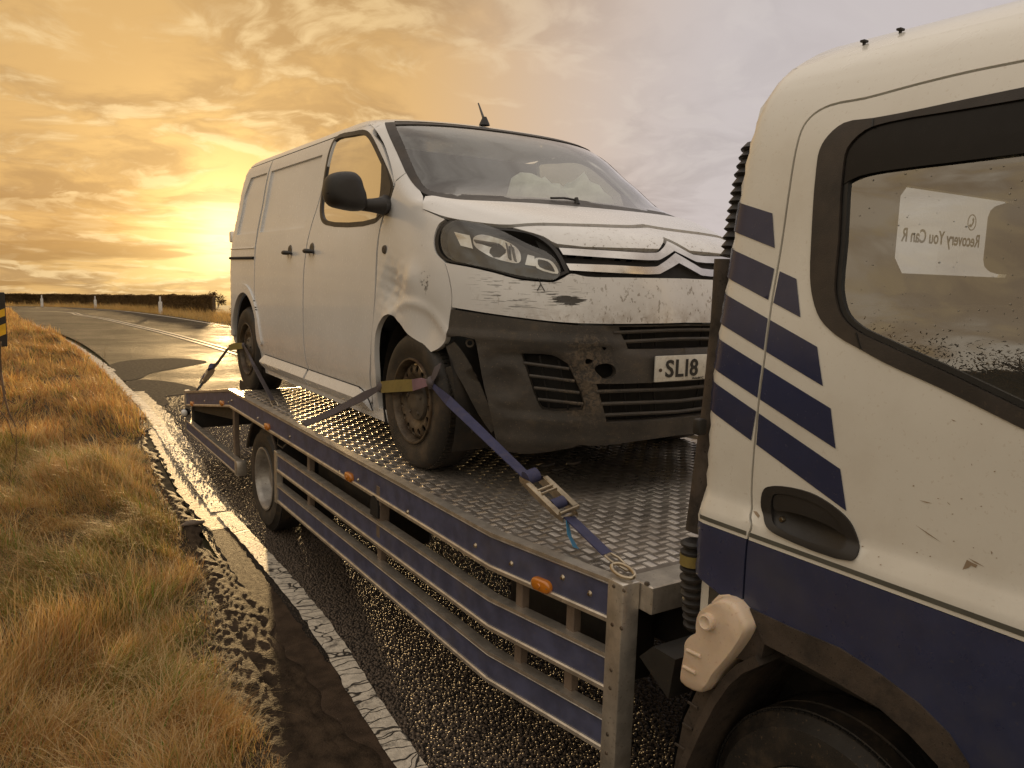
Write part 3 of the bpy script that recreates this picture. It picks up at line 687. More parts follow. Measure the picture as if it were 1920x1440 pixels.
# muddy gutter between road and grass
def vo(y): return np.interp(y, [0, 3.5, 5.3, 7.2, 10, 14, 20], [.25, .25, .13, .10, .08, .14, .22])
def edge_x(y): return np.interp(y, Ln[:, 1][:150], Ln[:, 0][:150])
rs = np.random.default_rng(5); KF = [(rs.uniform(35, 150), rs.uniform(18, 90)*rs.choice([-1, 1]), rs.uniform(0, 6.3)) for q in range(40)]
def mudnoise(x, y):
    s = 0
    for kx, ky, p in KF: s = s+np.sin(kx*x+ky*y+p)*(60/(kx+abs(ky)))**.8
    return s/4.5
ys = np.concatenate([np.arange(-4, 1.5, .06), np.arange(1.5, 9, .018), np.arange(9, 11, .06)]); xs_ = np.linspace(0, 1, 34)
tm_ = np.interp(ys, [0, 4, 6, 8, 12], [.10, .07, -.01, -.05, -.06])[:, None]; tl_ = -.42
Yg, Sg = np.meshgrid(ys, xs_, indexing='ij'); Tg = tl_+(tm_-tl_)*Sg
jag = (.030*np.sin(ys*3.1)+.025*np.sin(ys*7.3+1)+.016*np.sin(ys*23))[:, None]
Xg = edge_x(Yg)+Tg+jag*np.clip((Sg-.75)/.25, 0, 1)
fl_ = np.clip((1-Sg)/.12, 0, 1); rut = np.exp(-((Tg+.02+.02*np.sin(Yg*1.3))/.018)**2)+.8*np.exp(-((Tg+.13+.015*np.sin(Yg*1.7))/.02)**2)
Zg = gz(Xg, Yg)+.002+fl_*np.clip(.013+.0046*mudnoise(Xg, Yg)*.78-.010*rut+.004*np.sin(Tg*210+np.sin(Yg*2))*np.exp(-((Tg+.17)/.07)**2), 0.0004, .05)+np.where(Sg > .98, -.008, 0)+.015*np.exp(-((Tg+.38)/.06)**2)
Vm = np.stack([Xg, Yg, Zg], -1).reshape(-1, 3); k = len(xs_); i = np.arange((len(ys)-1)*(k-1)); a = (i//(k-1))*k+i % (k-1)
quick('muddy_gutter', Vm, np.stack([a, a+1, a+k+1, a+k], 1), MAT['mud'], kind='structure', smooth=True)
# smooth bitumen haunch between gutter and edge line
ribbon('road_haunch', [(1.165, -4), (1.185, 2), (1.215, 3.6), (1.27, 5.2), (1.36, 7.0)], [.22, .22, .20, .16, .12], MAT['tar'], .0035, .012, 9, dens=.05)
# coarse chippings standing out of the wet surface near the camera
def dome(n=6):
    V = [(math.cos(a), math.sin(a), -.15) for a in np.linspace(0, 2*math.pi, n, endpoint=False)]+[(.62*math.cos(a+.5), .62*math.sin(a+.5), .62) for a in np.linspace(0, 2*math.pi, n, endpoint=False)]+[(0, 0, .85)]
    F = []
    for i in range(n): j = (i+1) % n; F += [[i, j, n+i], [j, n+j, n+i], [n+i, n+j, 2*n]]
    return np.array(V), np.array(F)
DV, DF = dome(6)
def chippings(name, xa, xb, ya, yb, pitch, mat, size, seed, prob=1.0, low=None):
    rs = np.random.default_rng(seed); X, Y = np.meshgrid(np.arange(xa, xb, pitch), np.arange(ya, yb, pitch*.9)); X = X+(np.arange(X.shape[0]) % 2)[:, None]*pitch*.5
    X = X.ravel()+rs.normal(0, pitch*.27, X.size); Y = Y.ravel()+rs.normal(0, pitch*.27, Y.size); m = rs.random(X.size) < (prob(Y) if callable(prob) else prob)
    lim = edge_x(Y)+.245*np.clip((9-Y)/4, .4, 1); m &= (X > lim) if low is None else ((X > edge_x(Y)+low) & (X < lim+.02)); X, Y = X[m], Y[m]; n = len(X)
    s = size*(.62+.7*rs.random(n))*(.45+.55*prob(Y) if callable(prob) else 1); a = rs.random(n)*6.28; el = .75+.5*rs.random(n); hz_ = .55+.5*rs.random(n)
    lx = DV[None, :, 0]*(s*el)[:, None]; ly = DV[None, :, 1]*s[:, None]; lz = DV[None, :, 2]*(s*hz_)[:, None]
    lx = lx*(1+.16*rs.normal(size=lx.shape)); ca, sa = np.cos(a)[:, None], np.sin(a)[:, None]
    V = np.stack([X[:, None]+lx*ca-ly*sa, Y[:, None]+lx*sa+ly*ca, gz(X, Y)[:, None]+.0005+lz], -1).reshape(-1, 3)
    F = (DF[None]+len(DV)*np.arange(n)[:, None, None]).reshape(-1, 3)
    return quick(name, V, F, mat, kind='stuff', smooth=True)
chippings('road_chippings', 1.25, 3.15, 1.2, 6.9, .0165, MAT['chip'], .0082, 3)
chippings('road_chippings', 1.25, 3.6, 6.4, 13.5, .026, MAT['chip'], .0115, 6, lambda Y: np.clip((13.5-Y)/5, 0, 1)*np.clip((Y-6.3)/.6, 0, 1))
chippings('haunch_grit', 1.06, 1.42, 1.2, 6.5, .017, MAT['chip'], .0036, 4, .45, .02)
# grass verge: uneven bank left of the road
def hummock(x, y):
    return .055*np.sin(x*3.1+y*1.7)+.045*np.sin(x*5.3-y*2.9+1)+.06*np.sin(y*1.15+x*.7)+.045*np.sin(x*9+y*6.1)+.03*np.sin(x*14-y*11)
def verge_z(x, y):
    d = np.clip(edge_x(y)-vo(y)+.04-x, 0, None); k = smooth01(d/.55)
    return gz(x, y)-.015+k*(.13+.10*np.clip(d-.4, 0, 3)/1.0*.6+hummock(x, y)*.9)
vy = np.concatenate([np.linspace(-6, 12, 150), np.linspace(12.2, 46, 110)]); vt = np.concatenate([np.linspace(0, 2.2, 44), np.linspace(2.3, 9, 16)])
Yv, Tv = np.meshgrid(vy, vt, indexing='ij'); Xv = edge_x(Yv)-vo(Yv)+.09-Tv
Vv = np.stack([Xv, Yv, verge_z(Xv, Yv)], -1).reshape(-1, 3); k = len(vt); i = np.arange((len(vy)-1)*(k-1)); a = (i//(k-1))*k+i % (k-1)
quick('verge', Vv, np.stack([a, a+k, a+k+1, a+1], 1), MAT['verge'], kind='structure', smooth=True)

# ------------------------------------------------------------------ grass: long wind-combed blades, denser and finer close by
def blades(name, x, y, z, length, width, yaw, lean, mat, kind='stuff', seg=3, curl=.9):
    n = len(x); P = []; dirx = np.cos(yaw); diry = np.sin(yaw)
    pos = np.stack([x, y, z], 1); ang = lean*.35; pts = [pos.copy()]; cur = pos.copy()
    for s in range(seg):
        st = length/seg; cur = cur+np.stack([np.sin(ang)*dirx*st, np.sin(ang)*diry*st, np.cos(ang)*st], 1); pts.append(cur.copy()); ang = ang+lean*curl/seg*1.2
    side = np.stack([-diry, dirx, np.zeros(n)], 1)
    V = []
    for s, p in enumerate(pts[:-1]):
        w_ = (width*(1-.22*s))[:, None]*.5; V += [p-side*w_, p+side*w_]
    V.append(pts[-1]); k = 2*seg+1
    Va = np.stack(V, 1).reshape(-1, 3); b = np.arange(n)*k; F = []
    for s in range(seg-1): F += [np.stack([b+2*s, b+2*s+1, b+2*s+3], 1), np.stack([b+2*s, b+2*s+3, b+2*s+2], 1)]
    F.append(np.stack([b+2*seg-2, b+2*seg-1, b+2*seg], 1))
    return quick(name, Va, np.concatenate(F), mat, kind=kind, smooth=True)
def scatter(n, y0, y1, tmax, seed, p=1.0, tmin=.0):
    rs = np.random.default_rng(seed); y = y0+(y1-y0)*rs.random(n)**p; t = tmin+(tmax-tmin)*rs.random(n); x = edge_x(y)-vo(y)-t; return rs, x, y, t
def field(x, y, s, seed):
    return np.sin(x*s+seed)*np.sin(y*s*.8+seed*2.1)+.6*np.sin(x*s*1.9-y*s*1.3+seed*.7)+.4*np.sin(y*s*2.7+x*s*.6+seed)
def grass(name, n, y0, y1, tmax, seed, mat, lmin, lmax, w0, green, p=1.0, lean0=1.0, mess=.55):
    rs, x, y, t = scatter(n, y0, y1, tmax, seed, p)
    f = field(x, y, 2.3, 1.0); keepm = (f > -.15) if green is False else ((f < .25) if green else np.ones(n, bool))
    keepm |= rs.random(n) < .22
    keepm &= (field(x, y, 5.2, 4.0) > -.55) | (rs.random(n) < .4)
    x, y, t = x[keepm], y[keepm], t[keepm]; n = len(x)
    tuft = .5+.5*np.clip(.6*field(x, y, 4.1, 3.0)+.6*field(x, y, 9.3, 1.7), -1, 1); edge = smooth01((t+.05)/.35)
    L = (lmin+(lmax-lmin)*rs.random(n)**1.4)*(.55+.7*tuft)*(.35+.65*edge)
    yaw = 2.6+1.5*field(x, y, 1.3, 5.0)*.8+.5*field(x, y, 4.7, 1.3)+rs.normal(0, mess, n); lean = np.clip(lean0+.45*field(x, y, 1.9, 2.0)+rs.normal(0, .25, n), .15, 1.75)
    wd = w0*(.6+.8*rs.random(n))*(1+np.clip(y-6, 0, 30)*.10)
    z = verge_z(x, y)-.01
    return blades(name, x, y, z, L, wd, yaw, lean, mat)
grass('dry_grass', 72000, 1.7, 9.0, 1.75, 11, MAT['straw'], .08, .28, .0027, False, 1.35, 1.35, .85)
grass('lying_grass', 34000, 1.7, 9.0, 1.75, 16, MAT['straw_b'], .12, .46, .0020, None, 1.35, 1.62, 1.1)
grass('green_grass', 96000, 1.7, 9.0, 1.75, 12, MAT['greeng'], .05, .22, .0034, True, 1.35, 1.1, .9)
grass('russet_grass', 30000, 1.7, 9.0, 1.75, 18, MAT['russet'], .08, .30, .0026, None, 1.35, 1.35, .9)
grass('dry_grass', 60000, 8.5, 44.0, 3.2, 13, MAT['straw'], .12, .36, .0050, None, 1.5, 1.2)
grass('russet_grass', 30000, 8.5, 40.0, 3.2, 19, MAT['russet'], .12, .36, .0050, None, 1.5, 1.2, .8)
grass('green_grass', 20000, 8.5, 36.0, 3.0, 14, MAT['greeng'], .08, .20, .0055, True, 1.4, .9)
grass('dry_grass', 16000, -4.0, 1.8, 1.9, 15, MAT['straw'], .10, .30, .0045, False, 1.0, 1.1)
grass('fresh_grass', 700, 1.9, 10.0, 1.6, 23, MAT['broad'], .10, .24, .0075, None, 1.2, .7)
# grass along the far side of the bend
def path_pts(P, n, rs, spread):
    P = np.array(P); s = np.concatenate([[0], np.cumsum(np.linalg.norm(np.diff(P, axis=0), axis=1))]); t = rs.random(n)*s[-1]
    d = np.gradient(P, axis=0); d /= np.linalg.norm(d, axis=1, keepdims=True); nn = np.stack([d[:, 1], -d[:, 0]], 1)
    X = np.stack([np.interp(t, s, P[:, k]) for k in (0, 1)], 1); N = np.stack([np.interp(t, s, nn[:, k]) for k in (0, 1)], 1); o = rs.random(n)*spread+.1; return X+N*o[:, None]
rs = np.random.default_rng(21); Q = path_pts([(8.2, 18), (7.7, 23)]+[tuple(p[:2]) for p in fp]+[(t2[0]-6, t2[1]+1.6), (t2[0]-20, t2[1]+4)], 26000, rs, 3.4)
tf = .5+.5*np.clip(field(Q[:, 0], Q[:, 1], 1.6, 2.0), -1, 1)
blades('verge_grass', Q[:, 0], Q[:, 1], gz(Q[:, 0], Q[:, 1])-.08, (.12+.34*rs.random(len(Q)))*(.5+.8*tf), .018*(.6+rs.random(len(Q))), 2.8+rs.normal(0, .6, len(Q)), .7+rs.normal(0, .25, len(Q)), MAT['straw'])
# cast shadows painted on the road as dark matt sheets where the bend begins
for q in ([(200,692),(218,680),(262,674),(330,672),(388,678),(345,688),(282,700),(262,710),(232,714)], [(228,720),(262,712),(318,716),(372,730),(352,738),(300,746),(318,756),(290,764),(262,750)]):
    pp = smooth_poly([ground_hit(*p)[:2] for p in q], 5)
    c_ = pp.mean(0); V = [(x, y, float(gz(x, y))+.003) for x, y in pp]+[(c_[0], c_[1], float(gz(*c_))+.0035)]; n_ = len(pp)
    o = obj('painted_shadow', V, [[i, (i+1) % n_, n_] for i in range(n_)], MAT['road_shadow'], kind='structure')
# single dead stalks standing out of the near verge
STL = ['', 'dead weed stalk in the middle of the verge, right of the bramble', 'short dead stalk beside the bramble at mid height of the verge', 'dead weed stalk leaning right, furthest right of the upper verge stalks', 'straight dead stalk at the right of the upper verge', 'dead stalk below the hazard board, left of centre in the upper verge', 'dead weed stalk at the far left of the lower verge', 'thin dead stalk just under the hazard board', 'dead stalk closest to the road line in the upper verge', 'tall dead stalk at the left picture edge of the lower verge', 'dead stalk between the bramble and the leaning stalk', 'tallest dead stalk in the right half of the lower verge', 'dead stalk standing highest up the verge near the bend']
stalk_n = 0
for (u0, v0, u1, v1, lean_) in ((42,845,50,760,.1),(58,800,62,742,.0),(112,752,146,690,.3),(157,776,162,738,.0),(102,742,104,700,.05),(8,945,20,880,.2),(92,700,97,662,.0),(150,700,166,668,.2),(26,905,30,800,.05),(84,812,89,760,.1),(118,870,121,800,.0),(190,640+40,197,652,.1)):
    b0 = ground_hit(u0, v0, .16); d = np.linalg.norm(b0-CAM); tp = CAM+ray(u1, v1)*d*1.0; b0[2] = verge_z(np.array([b0[0]]), np.array([b0[1]]))[0]-.02
    mid_ = (b0+tp)/2+np.array([.01, .02, 0]); st = tube([b0, mid_, tp], [.0045, .0035, .002], 5)
    twigs = [tube([mid_+(tp-mid_)*f, mid_+(tp-mid_)*f+np.array([sx*.05, .02, .05])], .0018, 4) for f, sx in ((.3, 1), (.6, -1), (.85, 1))]
    o = obj('dead_weed_stalk', *join(st, *twigs), MAT['stalk']); stalk_n += 1; tag(o, STL[stalk_n], 'weed stalk', 'dead weed stalks in the verge')
# pale bent bramble at the left edge of the picture
b0 = at(4, 745, 1, 6.6); pts = [at(0, 640, 1, 6.9), at(2, 700, 1, 6.7), at(8, 742, 1, 6.55), at(17, 775, 1, 6.45), at(30, 800, 1, 6.4)]
pts = [np.array([pts[0][0]-.10, pts[0][1], -1.0])]+pts; tw = [tube([at(2, 708, 1, 6.6), at(10, 735, 1, 6.5), at(4, 760, 1, 6.4)], .004, 5), tube([at(4, 745, 1, 6.6), at(28, 757, 1, 6.5)], .003, 5), tube([at(0, 770, 1, 6.5), at(16, 790, 1, 6.4), at(24, 822, 1, 6.35)], .003, 5)]
tag(obj('bramble', *join(tube(pts, [.010, .009, .009, .008, .006, .003], 7), *tw), MAT['stalk'], smooth=50), 'pale bent bramble stem at the left edge of the verge', 'bramble')
# piece of litter at the edge of the road
lp = ground_hit(362, 986)
tag(obj('litter_shard', *lumpy((lp[0], lp[1], lp[2]+.02), (.085, .035, .026), 5, .35, 2), MAT['stone'], smooth=50), 'small reddish broken lump lying where grass meets the road', 'litter')

# ------------------------------------------------------------------ yellow and black hazard post, marker posts, hedge, far trees
hz = at(-16, 655, 1, 16.0); hx0 = at(14, 640, 1, 16.0)[0]; ztop = at(6, 548, 1, 16.0)[2]; zb = float(verge_z(np.array([hx0]), np.array([16.0]))[0])-.05
HP = empty('hazard_post', (hx0-.35, 16.0, zb), 'yellow and black striped hazard board at the far left of the verge', 'hazard board')
obj('post', *box((hx0-.42, 16.03, zb), (hx0-.34, 16.10, ztop-.02), .01), MAT['bark'], HP)
BD = obj('board', *box((hx0-.70, 15.98, at(6, 650, 1, 16.)[2]), (hx0, 16.02, ztop), .012), MAT['signblack'], HP)
zt2 = at(6, 577, 1, 16.)[2]
def stripe(v0, v1):
    z0_ = at(6, v0, 1, 15.974)[2]; z1_ = at(6, v1, 1, 15.974)[2]; x1_ = hx0-.012; x0_ = hx0-.69; k = .45
    return [(x1_, z0_), (x1_, z1_), (x0_, z1_-k*(x1_-x0_)), (x0_, z0_-k*(x1_-x0_))]
for v0, v1 in ((578, 592), (606, 626)):
    q = stripe(v0, v1); obj('stripe', *prism(q, lambda p: (p[0], 15.974, p[1]), lambda p: (p[0], 15.979, p[1])), MAT['yellow'], BD)
for (u, v0, vb) in ((301, 556, 588), (179, 555, 578), (79, 553, 575)):
    b0 = ground_hit(u, vb); d = np.linalg.norm(b0-CAM); tp = CAM+ray(u, v0)*d; h = tp[2]-b0[2]
    o = empty('marker_post', b0, {301: 'white verge marker post nearest the van, at the right end of the hedge', 179: 'white verge marker post in front of the middle of the hedge', 79: 'white verge marker post nearest the left end of the hedge'}[u], 'marker post', 'white marker posts along the bend')
    w_ = h*.10
    obj('post', *box((b0[0]-w_, b0[1]-w_*.4, b0[2]-.05), (b0[0]+w_, b0[1]+w_*.4, b0[2]+h*.70), .015), MAT['post_white'], o)
    obj('cap', *box((b0[0]-w_*.45, b0[1]-w_*.3, b0[2]+h*.70), (b0[0]+w_*.45, b0[1]+w_*.3, b0[2]+h), .01), MAT['post_white'], o)
def twig_mass(n, fn, seed, size, mat, name, parent=None, kind=None):
    """many small leaf and twig faces spread through a volume"""
    rs = np.random.default_rng(seed); C = fn(n, rs); n = len(C); A = rs.normal(size=(n, 3)); A /= np.linalg.norm(A, axis=1, keepdims=True)
    Bv = np.cross(A, rs.normal(size=(n, 3))); Bv /= np.linalg.norm(Bv, axis=1, keepdims=True); s = size*(.5+rs.random(n))[:, None]
    V = np.stack([C-A*s, C+Bv*s*.35, C+A*s, C-Bv*s*.35], 1).reshape(-1, 3); F = np.arange(4*n).reshape(n, 4)
    return quick(name, V, F, mat, parent, kind=kind)
hpx = [(398, 590), (340, 586), (250, 578), (160, 573), (60, 571), (-60, 571)]
hb_ = [ground_hit(u, v-1.0) for u, v in hpx]; hb_ = [p+np.array([.25, 1.1, 0]) for p in hb_]
htop = [at(u, v, 1, p[1])[2] for (u, v), p in zip([(398, 557), (340, 555), (250, 555), (160, 553.5), (60, 552), (-60, 552)], hb_)]
HG = empty('hedge', hb_[2], 'long clipped brown hedge along the outside of the bend', 'hedge')
hs_ = np.array([p[:2] for p in hb_]); hss = np.concatenate([[0], np.cumsum(np.linalg.norm(np.diff(hs_, axis=0), axis=1))])
def hedge_pts(n, rs):
    t = rs.random(n)*hss[-1]; x = np.interp(t, hss, hs_[:, 0]); y = np.interp(t, hss, hs_[:, 1]); zt = np.interp(t, hss, htop); zb = gz(x, y); k = rs.random(n)
    dp_ = rs.random(n)*1.6; front = rs.random(n) < .6; dp_[front] *= .12; hh = zb+(zt-zb)*np.where(rs.random(n) < .3, .95+.09*rs.random(n)+.05*np.sin(t*1.7)*np.sin(t*.6+1), k)
    return np.stack([x+.3*dp_, y+dp_, hh], 1)
V = []; F = []
for (x, y), zt in zip(hs_, htop):
    g = float(gz(x, y))-.4; V += [(x+.03, y+.12, g), (x+.03, y+.12, zt-.04), (x+.5, y+1.5, zt-.04), (x+.5, y+1.5, g)]
for k in range(len(hs_)-1): F += [[4*k+j, 4*k+j+1, 4*k+5+j, 4*k+4+j] for j in range(3)]
F += [[0, 1, 2, 3], [4*(len(hs_)-1)+j for j in (3, 2, 1, 0)]]
obj('hedge_core', V, F, MAT['hedge'], HG); twig_mass(52000, hedge_pts, 31, .055, MAT['hedge'], 'hedge_twigs', HG, kind='stuff')
# bare trees: tapered trunk, forking limbs, twig clouds
def bare_tree(name, base, h, seed, label, group, spread=.5, ntw=900, tw=.12, depth=4):
    rs = random.Random(seed); T = []; tips = []
    def grow(p, d, L, r, k):
        q = p+d*L; mdl = (p+q)/2+Vector((rs.uniform(-1, 1), rs.uniform(-1, 1), 0))*L*.06
        T.append(tube([p, mdl, q], [r, r*.85, r*.68], 6 if k > 2 else 4, cap=False)); tips.append((q, L))
        if k == 0: return
        for _ in range(3 if k > 1 else 4):
            a = Vector((rs.uniform(-1, 1), rs.uniform(-1, 1), rs.uniform(-.15, .9))).normalized(); nd = (d*(1-spread)+a*spread*1.3).normalized(); grow(q if rs.random() < .7 else mdl, nd, L*rs.uniform(.58, .80), r*.6, k-1)
    root = empty(name, base, label, 'tree', group); grow(Vector(base)-Vector((0, 0, .3)), Vector((rs.uniform(-.08, .08), rs.uniform(-.08, .08), 1)).normalized(), h*.30, h*.024, depth)
    obj('trunk', *join(*T), MAT['bark'], root, 60); tp_ = np.array([t[0][:] for t in tips if t[0].z > base[2]+h*.3])
    def fn(n, r): c = tp_[r.integers(0, len(tp_), n)]; return c+r.normal(0, h*.045, (n, 3))
    twig_mass(ntw, fn, seed, tw, MAT['hedge'], 'crown', root); return root
rs = np.random.default_rng(44)
# small trees far behind the left end of the hedge
for i, (u, vt_) in enumerate(((12, 540), (30, 544), (48, 546), (66, 543), (90, 547), (112, 546))):
    y = 90+6*i; p = at(u, 551, 1, y); tz = at(u, vt_, 1, y)[2]; base = (p[0], y, float(gz(p[0], y))-.2)
    bare_tree('far_tree', base, max(2.0, (tz-base[2])*1.0), 60+i, ('leftmost', 'second from left', 'third from left', 'fourth from left', 'fifth from left', 'rightmost')[i]+' of the small bare trees above the left end of the hedge', 'trees on the skyline', .55, 700, .34, 3)
# roadside trees by the sun: they throw the long shadows over the road and stand behind the van
sh = SUN[:2]/np.linalg.norm(SUN[:2])
for i, (u, y) in enumerate(((409, 64), (415, 84))):
    p = ground_hit(u, 586); bx = at(u, 560, 1, y)[0]; base = (bx, y, float(gz(bx, y)))
    bare_tree('roadside_bush', base, 2.0+.3*i, 80+i, ('ragged bare bush glowing in the gap at the right end of the hedge', 'farther bare bush in the sunlit gap beside the hedge')[i], 'bushes in the hedge gap', .7, 500, .07, 3)
# low scrub on the far verge, towards the sun: its shadows lie across the road
for i, (x, y, w_, h_) in enumerate(((8.9, 30.5, 1.5, 1.0), (9.8, 33.5, 1.0, 1.25))):
    zg = float(gz(x, y)); rt = empty('scrub_bush', (x, y, zg), ('broad low scrub bush on the far verge behind the van', 'narrower taller scrub bush on the far verge behind the van')[i], 'bush', 'scrub on the far verge')
    obj('stem', *join(*[tube([(x, y, zg-.1), (x+dx_*w_*.5, y, zg+h_*.8)], [.03, .01], 5) for dx_ in (-1, -.3, .4, 1)]), MAT['bark'], rt)
    twig_mass(2600, lambda n, r, x=x, y=y, zg=zg, w_=w_, h_=h_: np.stack([x+w_*np.clip(r.normal(0, .5, n), -1, 1), y+r.normal(0, .35, n), zg+h_*(.05+.95*r.random(n)**1.2*(1-.4*r.random(n)))], 1), 70+i, .07, MAT['hedge'], 'crown', rt)
# tall field hedge with bare trees across the field, mirrored in the lorry window
def fh_pts(n, r):
    y = r.uniform(-18, 34, n); top = 5.6+.5*np.sin(y*.7)+.35*np.sin(y*1.9+1)+.25*np.sin(y*4.3); k = r.random(n)
    return np.stack([-21+r.normal(0, .35, n), y, GROUND+k*(top)*np.where(r.random(n) < .3, 1.12, 1)], 1)
FH = empty('hedge', (-21, 8, GROUND), 'tall dark hedgerow across the field, seen mirrored in the lorry window', 'hedge')
obj('hedge_core', *box((-21.4, -18, GROUND-.1), (-20.7, 34, GROUND+4.8), .1), MAT['bark'], FH); twig_mass(32000, fh_pts, 33, .07, MAT['bark'], 'hedge_twigs', FH, kind='stuff')
for i in range(9):
    x = -20-2*rs.random(); y = -12+5.0*i+2*rs.random()
    bare_tree('field_tree', (x, y, GROUND-.1), 7.4+2.0*rs.random(), 100+i, 'bare winter tree in the hedgerow across the field, mirrored in the lorry window', 'trees across the field', .55, 3600, .055, 4)
# ================================================================== THE VAN
VAN = empty('panel_van', (XC, 5.2, 0.0), 'white panel van with smashed front corner strapped on the recovery truck bed', 'van')
wp = MAT['van']; blk = MAT['black_plastic']
seam = [(740,340),(738,349,1),(717,409),(709,444),(703,549),(698,600),(695,631),(694,678),(695,725),(698,763)]
# --- front wing with its dent
arch_f = [(806,660,1),(792,647),(764,626),(750,607),(738,594),(731,589),(719,594),(711,605),(705,621),(702.5,643),(702,666),(704,702),(707,737),(711,768,1)]
wing_px = [(742,341,1),(762,324,1),(775,339),(787,357),(793,368,1),(792,392,1),(816,403),(834,411,1),(822,421),(813,449),(817,474),(833,491,1),(841,520),(846,552),(846,572),(842,598),(840,620),(833,640),(822,652)]+arch_f+[(700,763,1),(697,725),(696,678),(697,631),(700,600),(705,549),(711,444),(719,409),(740,350)]
dc = van_hit(735, 545); dc2 = van_hit(772, 520); dc3 = van_hit(800, 610)
def wing_off(uv, P):
    g = lambda c, s: np.exp(-np.sum((P-c)**2, 1)/s**2)
    cr = np.abs((P[:, 1]-dc[1])*0.8+(P[:, 2]-dc[2])*0.6)
    crum = sum(a*np.abs(np.sin(P[:, 1]*ky+P[:, 2]*kz+p)) for a, ky, kz, p in ((.5, 26, 17, .4), (.35, -38, 31, 1.9), (.3, 15, -55, 3.1)))
    arcd = np.sqrt((P[:, 1]-3.62)**2+(P[:, 2]-.352)**2); bulge = np.exp(-((arcd-.50)/.022)**2)*np.clip((P[:, 2]-.62)/.1, 0, 1)
    return -0.034*g(dc, .10)+0.018*g(dc2, .07)-0.022*g(dc3, .12)+0.014*np.exp(-(cr/.018)**2)*g(dc, .17)+.016*(crum-.5)*g(dc, .16)+.010*bulge
panel('front_wing', smooth_poly(vc(wing_px), 4), CYL, wp, VAN, step=.015, thick=.03, off=wing_off, smooth=70)
wing2 = panel('front_wing', smooth_poly(vc(wing_px), 3), CYL, wp, VAN, step=.05, thick=.03); mirror_copy(wing2, XC); bpy.data.objects.remove(wing2, do_unlink=True)
# --- windscreen pillar
pil_px = [(721,228,1),(744,286),(769,338),(787,356,1),(776,337),(763,322,1),(742,338,1),(740,344,1),(733,309),(719,267),(702,240),(690,229,1)]
P_ = smooth_poly(vc(pil_px), 3)
o = panel('windscreen_pillar', P_, CYL, wp, VAN, step=.03, thick=.03); mirror_copy(o, XC)
# --- front door, in the side chart (y, z)
fr = vs([(738,352),(717,409),(709,444),(703,549),(697,631),(694,678),(695,725),(697,755)])
ft = vs([(729,309),(715,268),(700,243)])
z0 = 0.245
door = [(5.05, 1.862, 1)]+[(4.42, 1.866, 0)]+[(a, b, 0) for a, b, _ in ft[::-1]]+[(a, b, 0) for a, b, _ in fr]+[(fr[-1][0]+.02, z0, 1), (5.285, z0, 1), (5.285, .9, 0), (5.22, 1.25, 0), (5.14, 1.45, 0)]
win_px = [(629,258),(664,246),(684,243.5),(696,252.5),(717,294),(732,329),(737.5,350),(733,372),(717,405,1),(702,419),(611,422),(602,412),(600,388),(608,328),(618,280)]
win = vs(win_px)
o = panel('front_door', inset(densify(smooth_poly(door, 4), .05), .004), SIDE, wp, VAN, holes=[smooth_poly(win, 4)], step=.05, thick=.03, smooth=50)
FD = o
wi = inset(densify(smooth_poly(win, 4), .03), .001); wi2 = inset(wi, .028)
sealo = panel('window_seal', wi, SIDE, MAT['trim'], FD, holes=[wi2], step=.03, thick=.03, off=.002); 
def gl(name, poly, mat, parent, chart=SIDE, off=-.008, step=.06): return panel(name, poly, chart, mat, parent, step=step, thick=0, off=off, rim=False)
g_ = gl('window_pane', inset(wi2, -.004), MAT['glass_s'], FD); 
tri = vs([(717,294),(732,329),(736,350),(731,372),(717,403,1),(704,417,1),(712,360)])
panel('quarter_light_frame', inset(densify(smooth_poly(tri, 3), .03), .012), SIDE, MAT['trim'], FD, step=.04, thick=.01, off=.004)
mirror_copy(FD, XC)
# --- sliding door and body side behind it, with pressed recesses
sl = [(5.297, z0, 1), (6.50, z0, 1), (6.52, .6, 0), (6.50, 1.0, 0), (6.47, 1.862, 1), (5.06, 1.862, 1), (5.15, 1.45, 0), (5.23, 1.25, 0), (5.297, .9, 0)]
rec1 = [(5.36, 1.285, 1), (6.44, 1.285, 1), (6.42, 1.765, 1), (5.24, 1.765, 1)]
o = panel('sliding_door', inset(densify(smooth_poly(sl, 4), .05), .004), SIDE, wp, VAN, holes=[[p[:2] for p in rec1]], step=.055, thick=.03, smooth=50); SD = o; mirror_copy(o, XC)
o = panel('pressed_panel', inset(densify([p[:2] for p in rec1], .05), -.004), SIDE, wp, SD, step=.06, thick=0, off=-.014, rim=False); 
# quarter: cylinder chart so that it wraps round the tail
def poly_cyl(yzs): return [yz2cyl(y, z) for y, z in yzs]
AR = (6.82, 0.335)
arch_r = [(AR[0]+.43*math.cos(t), AR[1]+.47*math.sin(t)) for t in np.linspace(math.radians(-20), math.radians(200), 22)]
umax = 1.6*math.pi
q_in = poly_cyl([(6.508, z0), (6.528, .6), (6.508, 1.0), (6.478, 1.862)])
lowl = [p for p in arch_r]
quarter = [(umax, .22), (umax, 1.862)]+q_in[::-1]
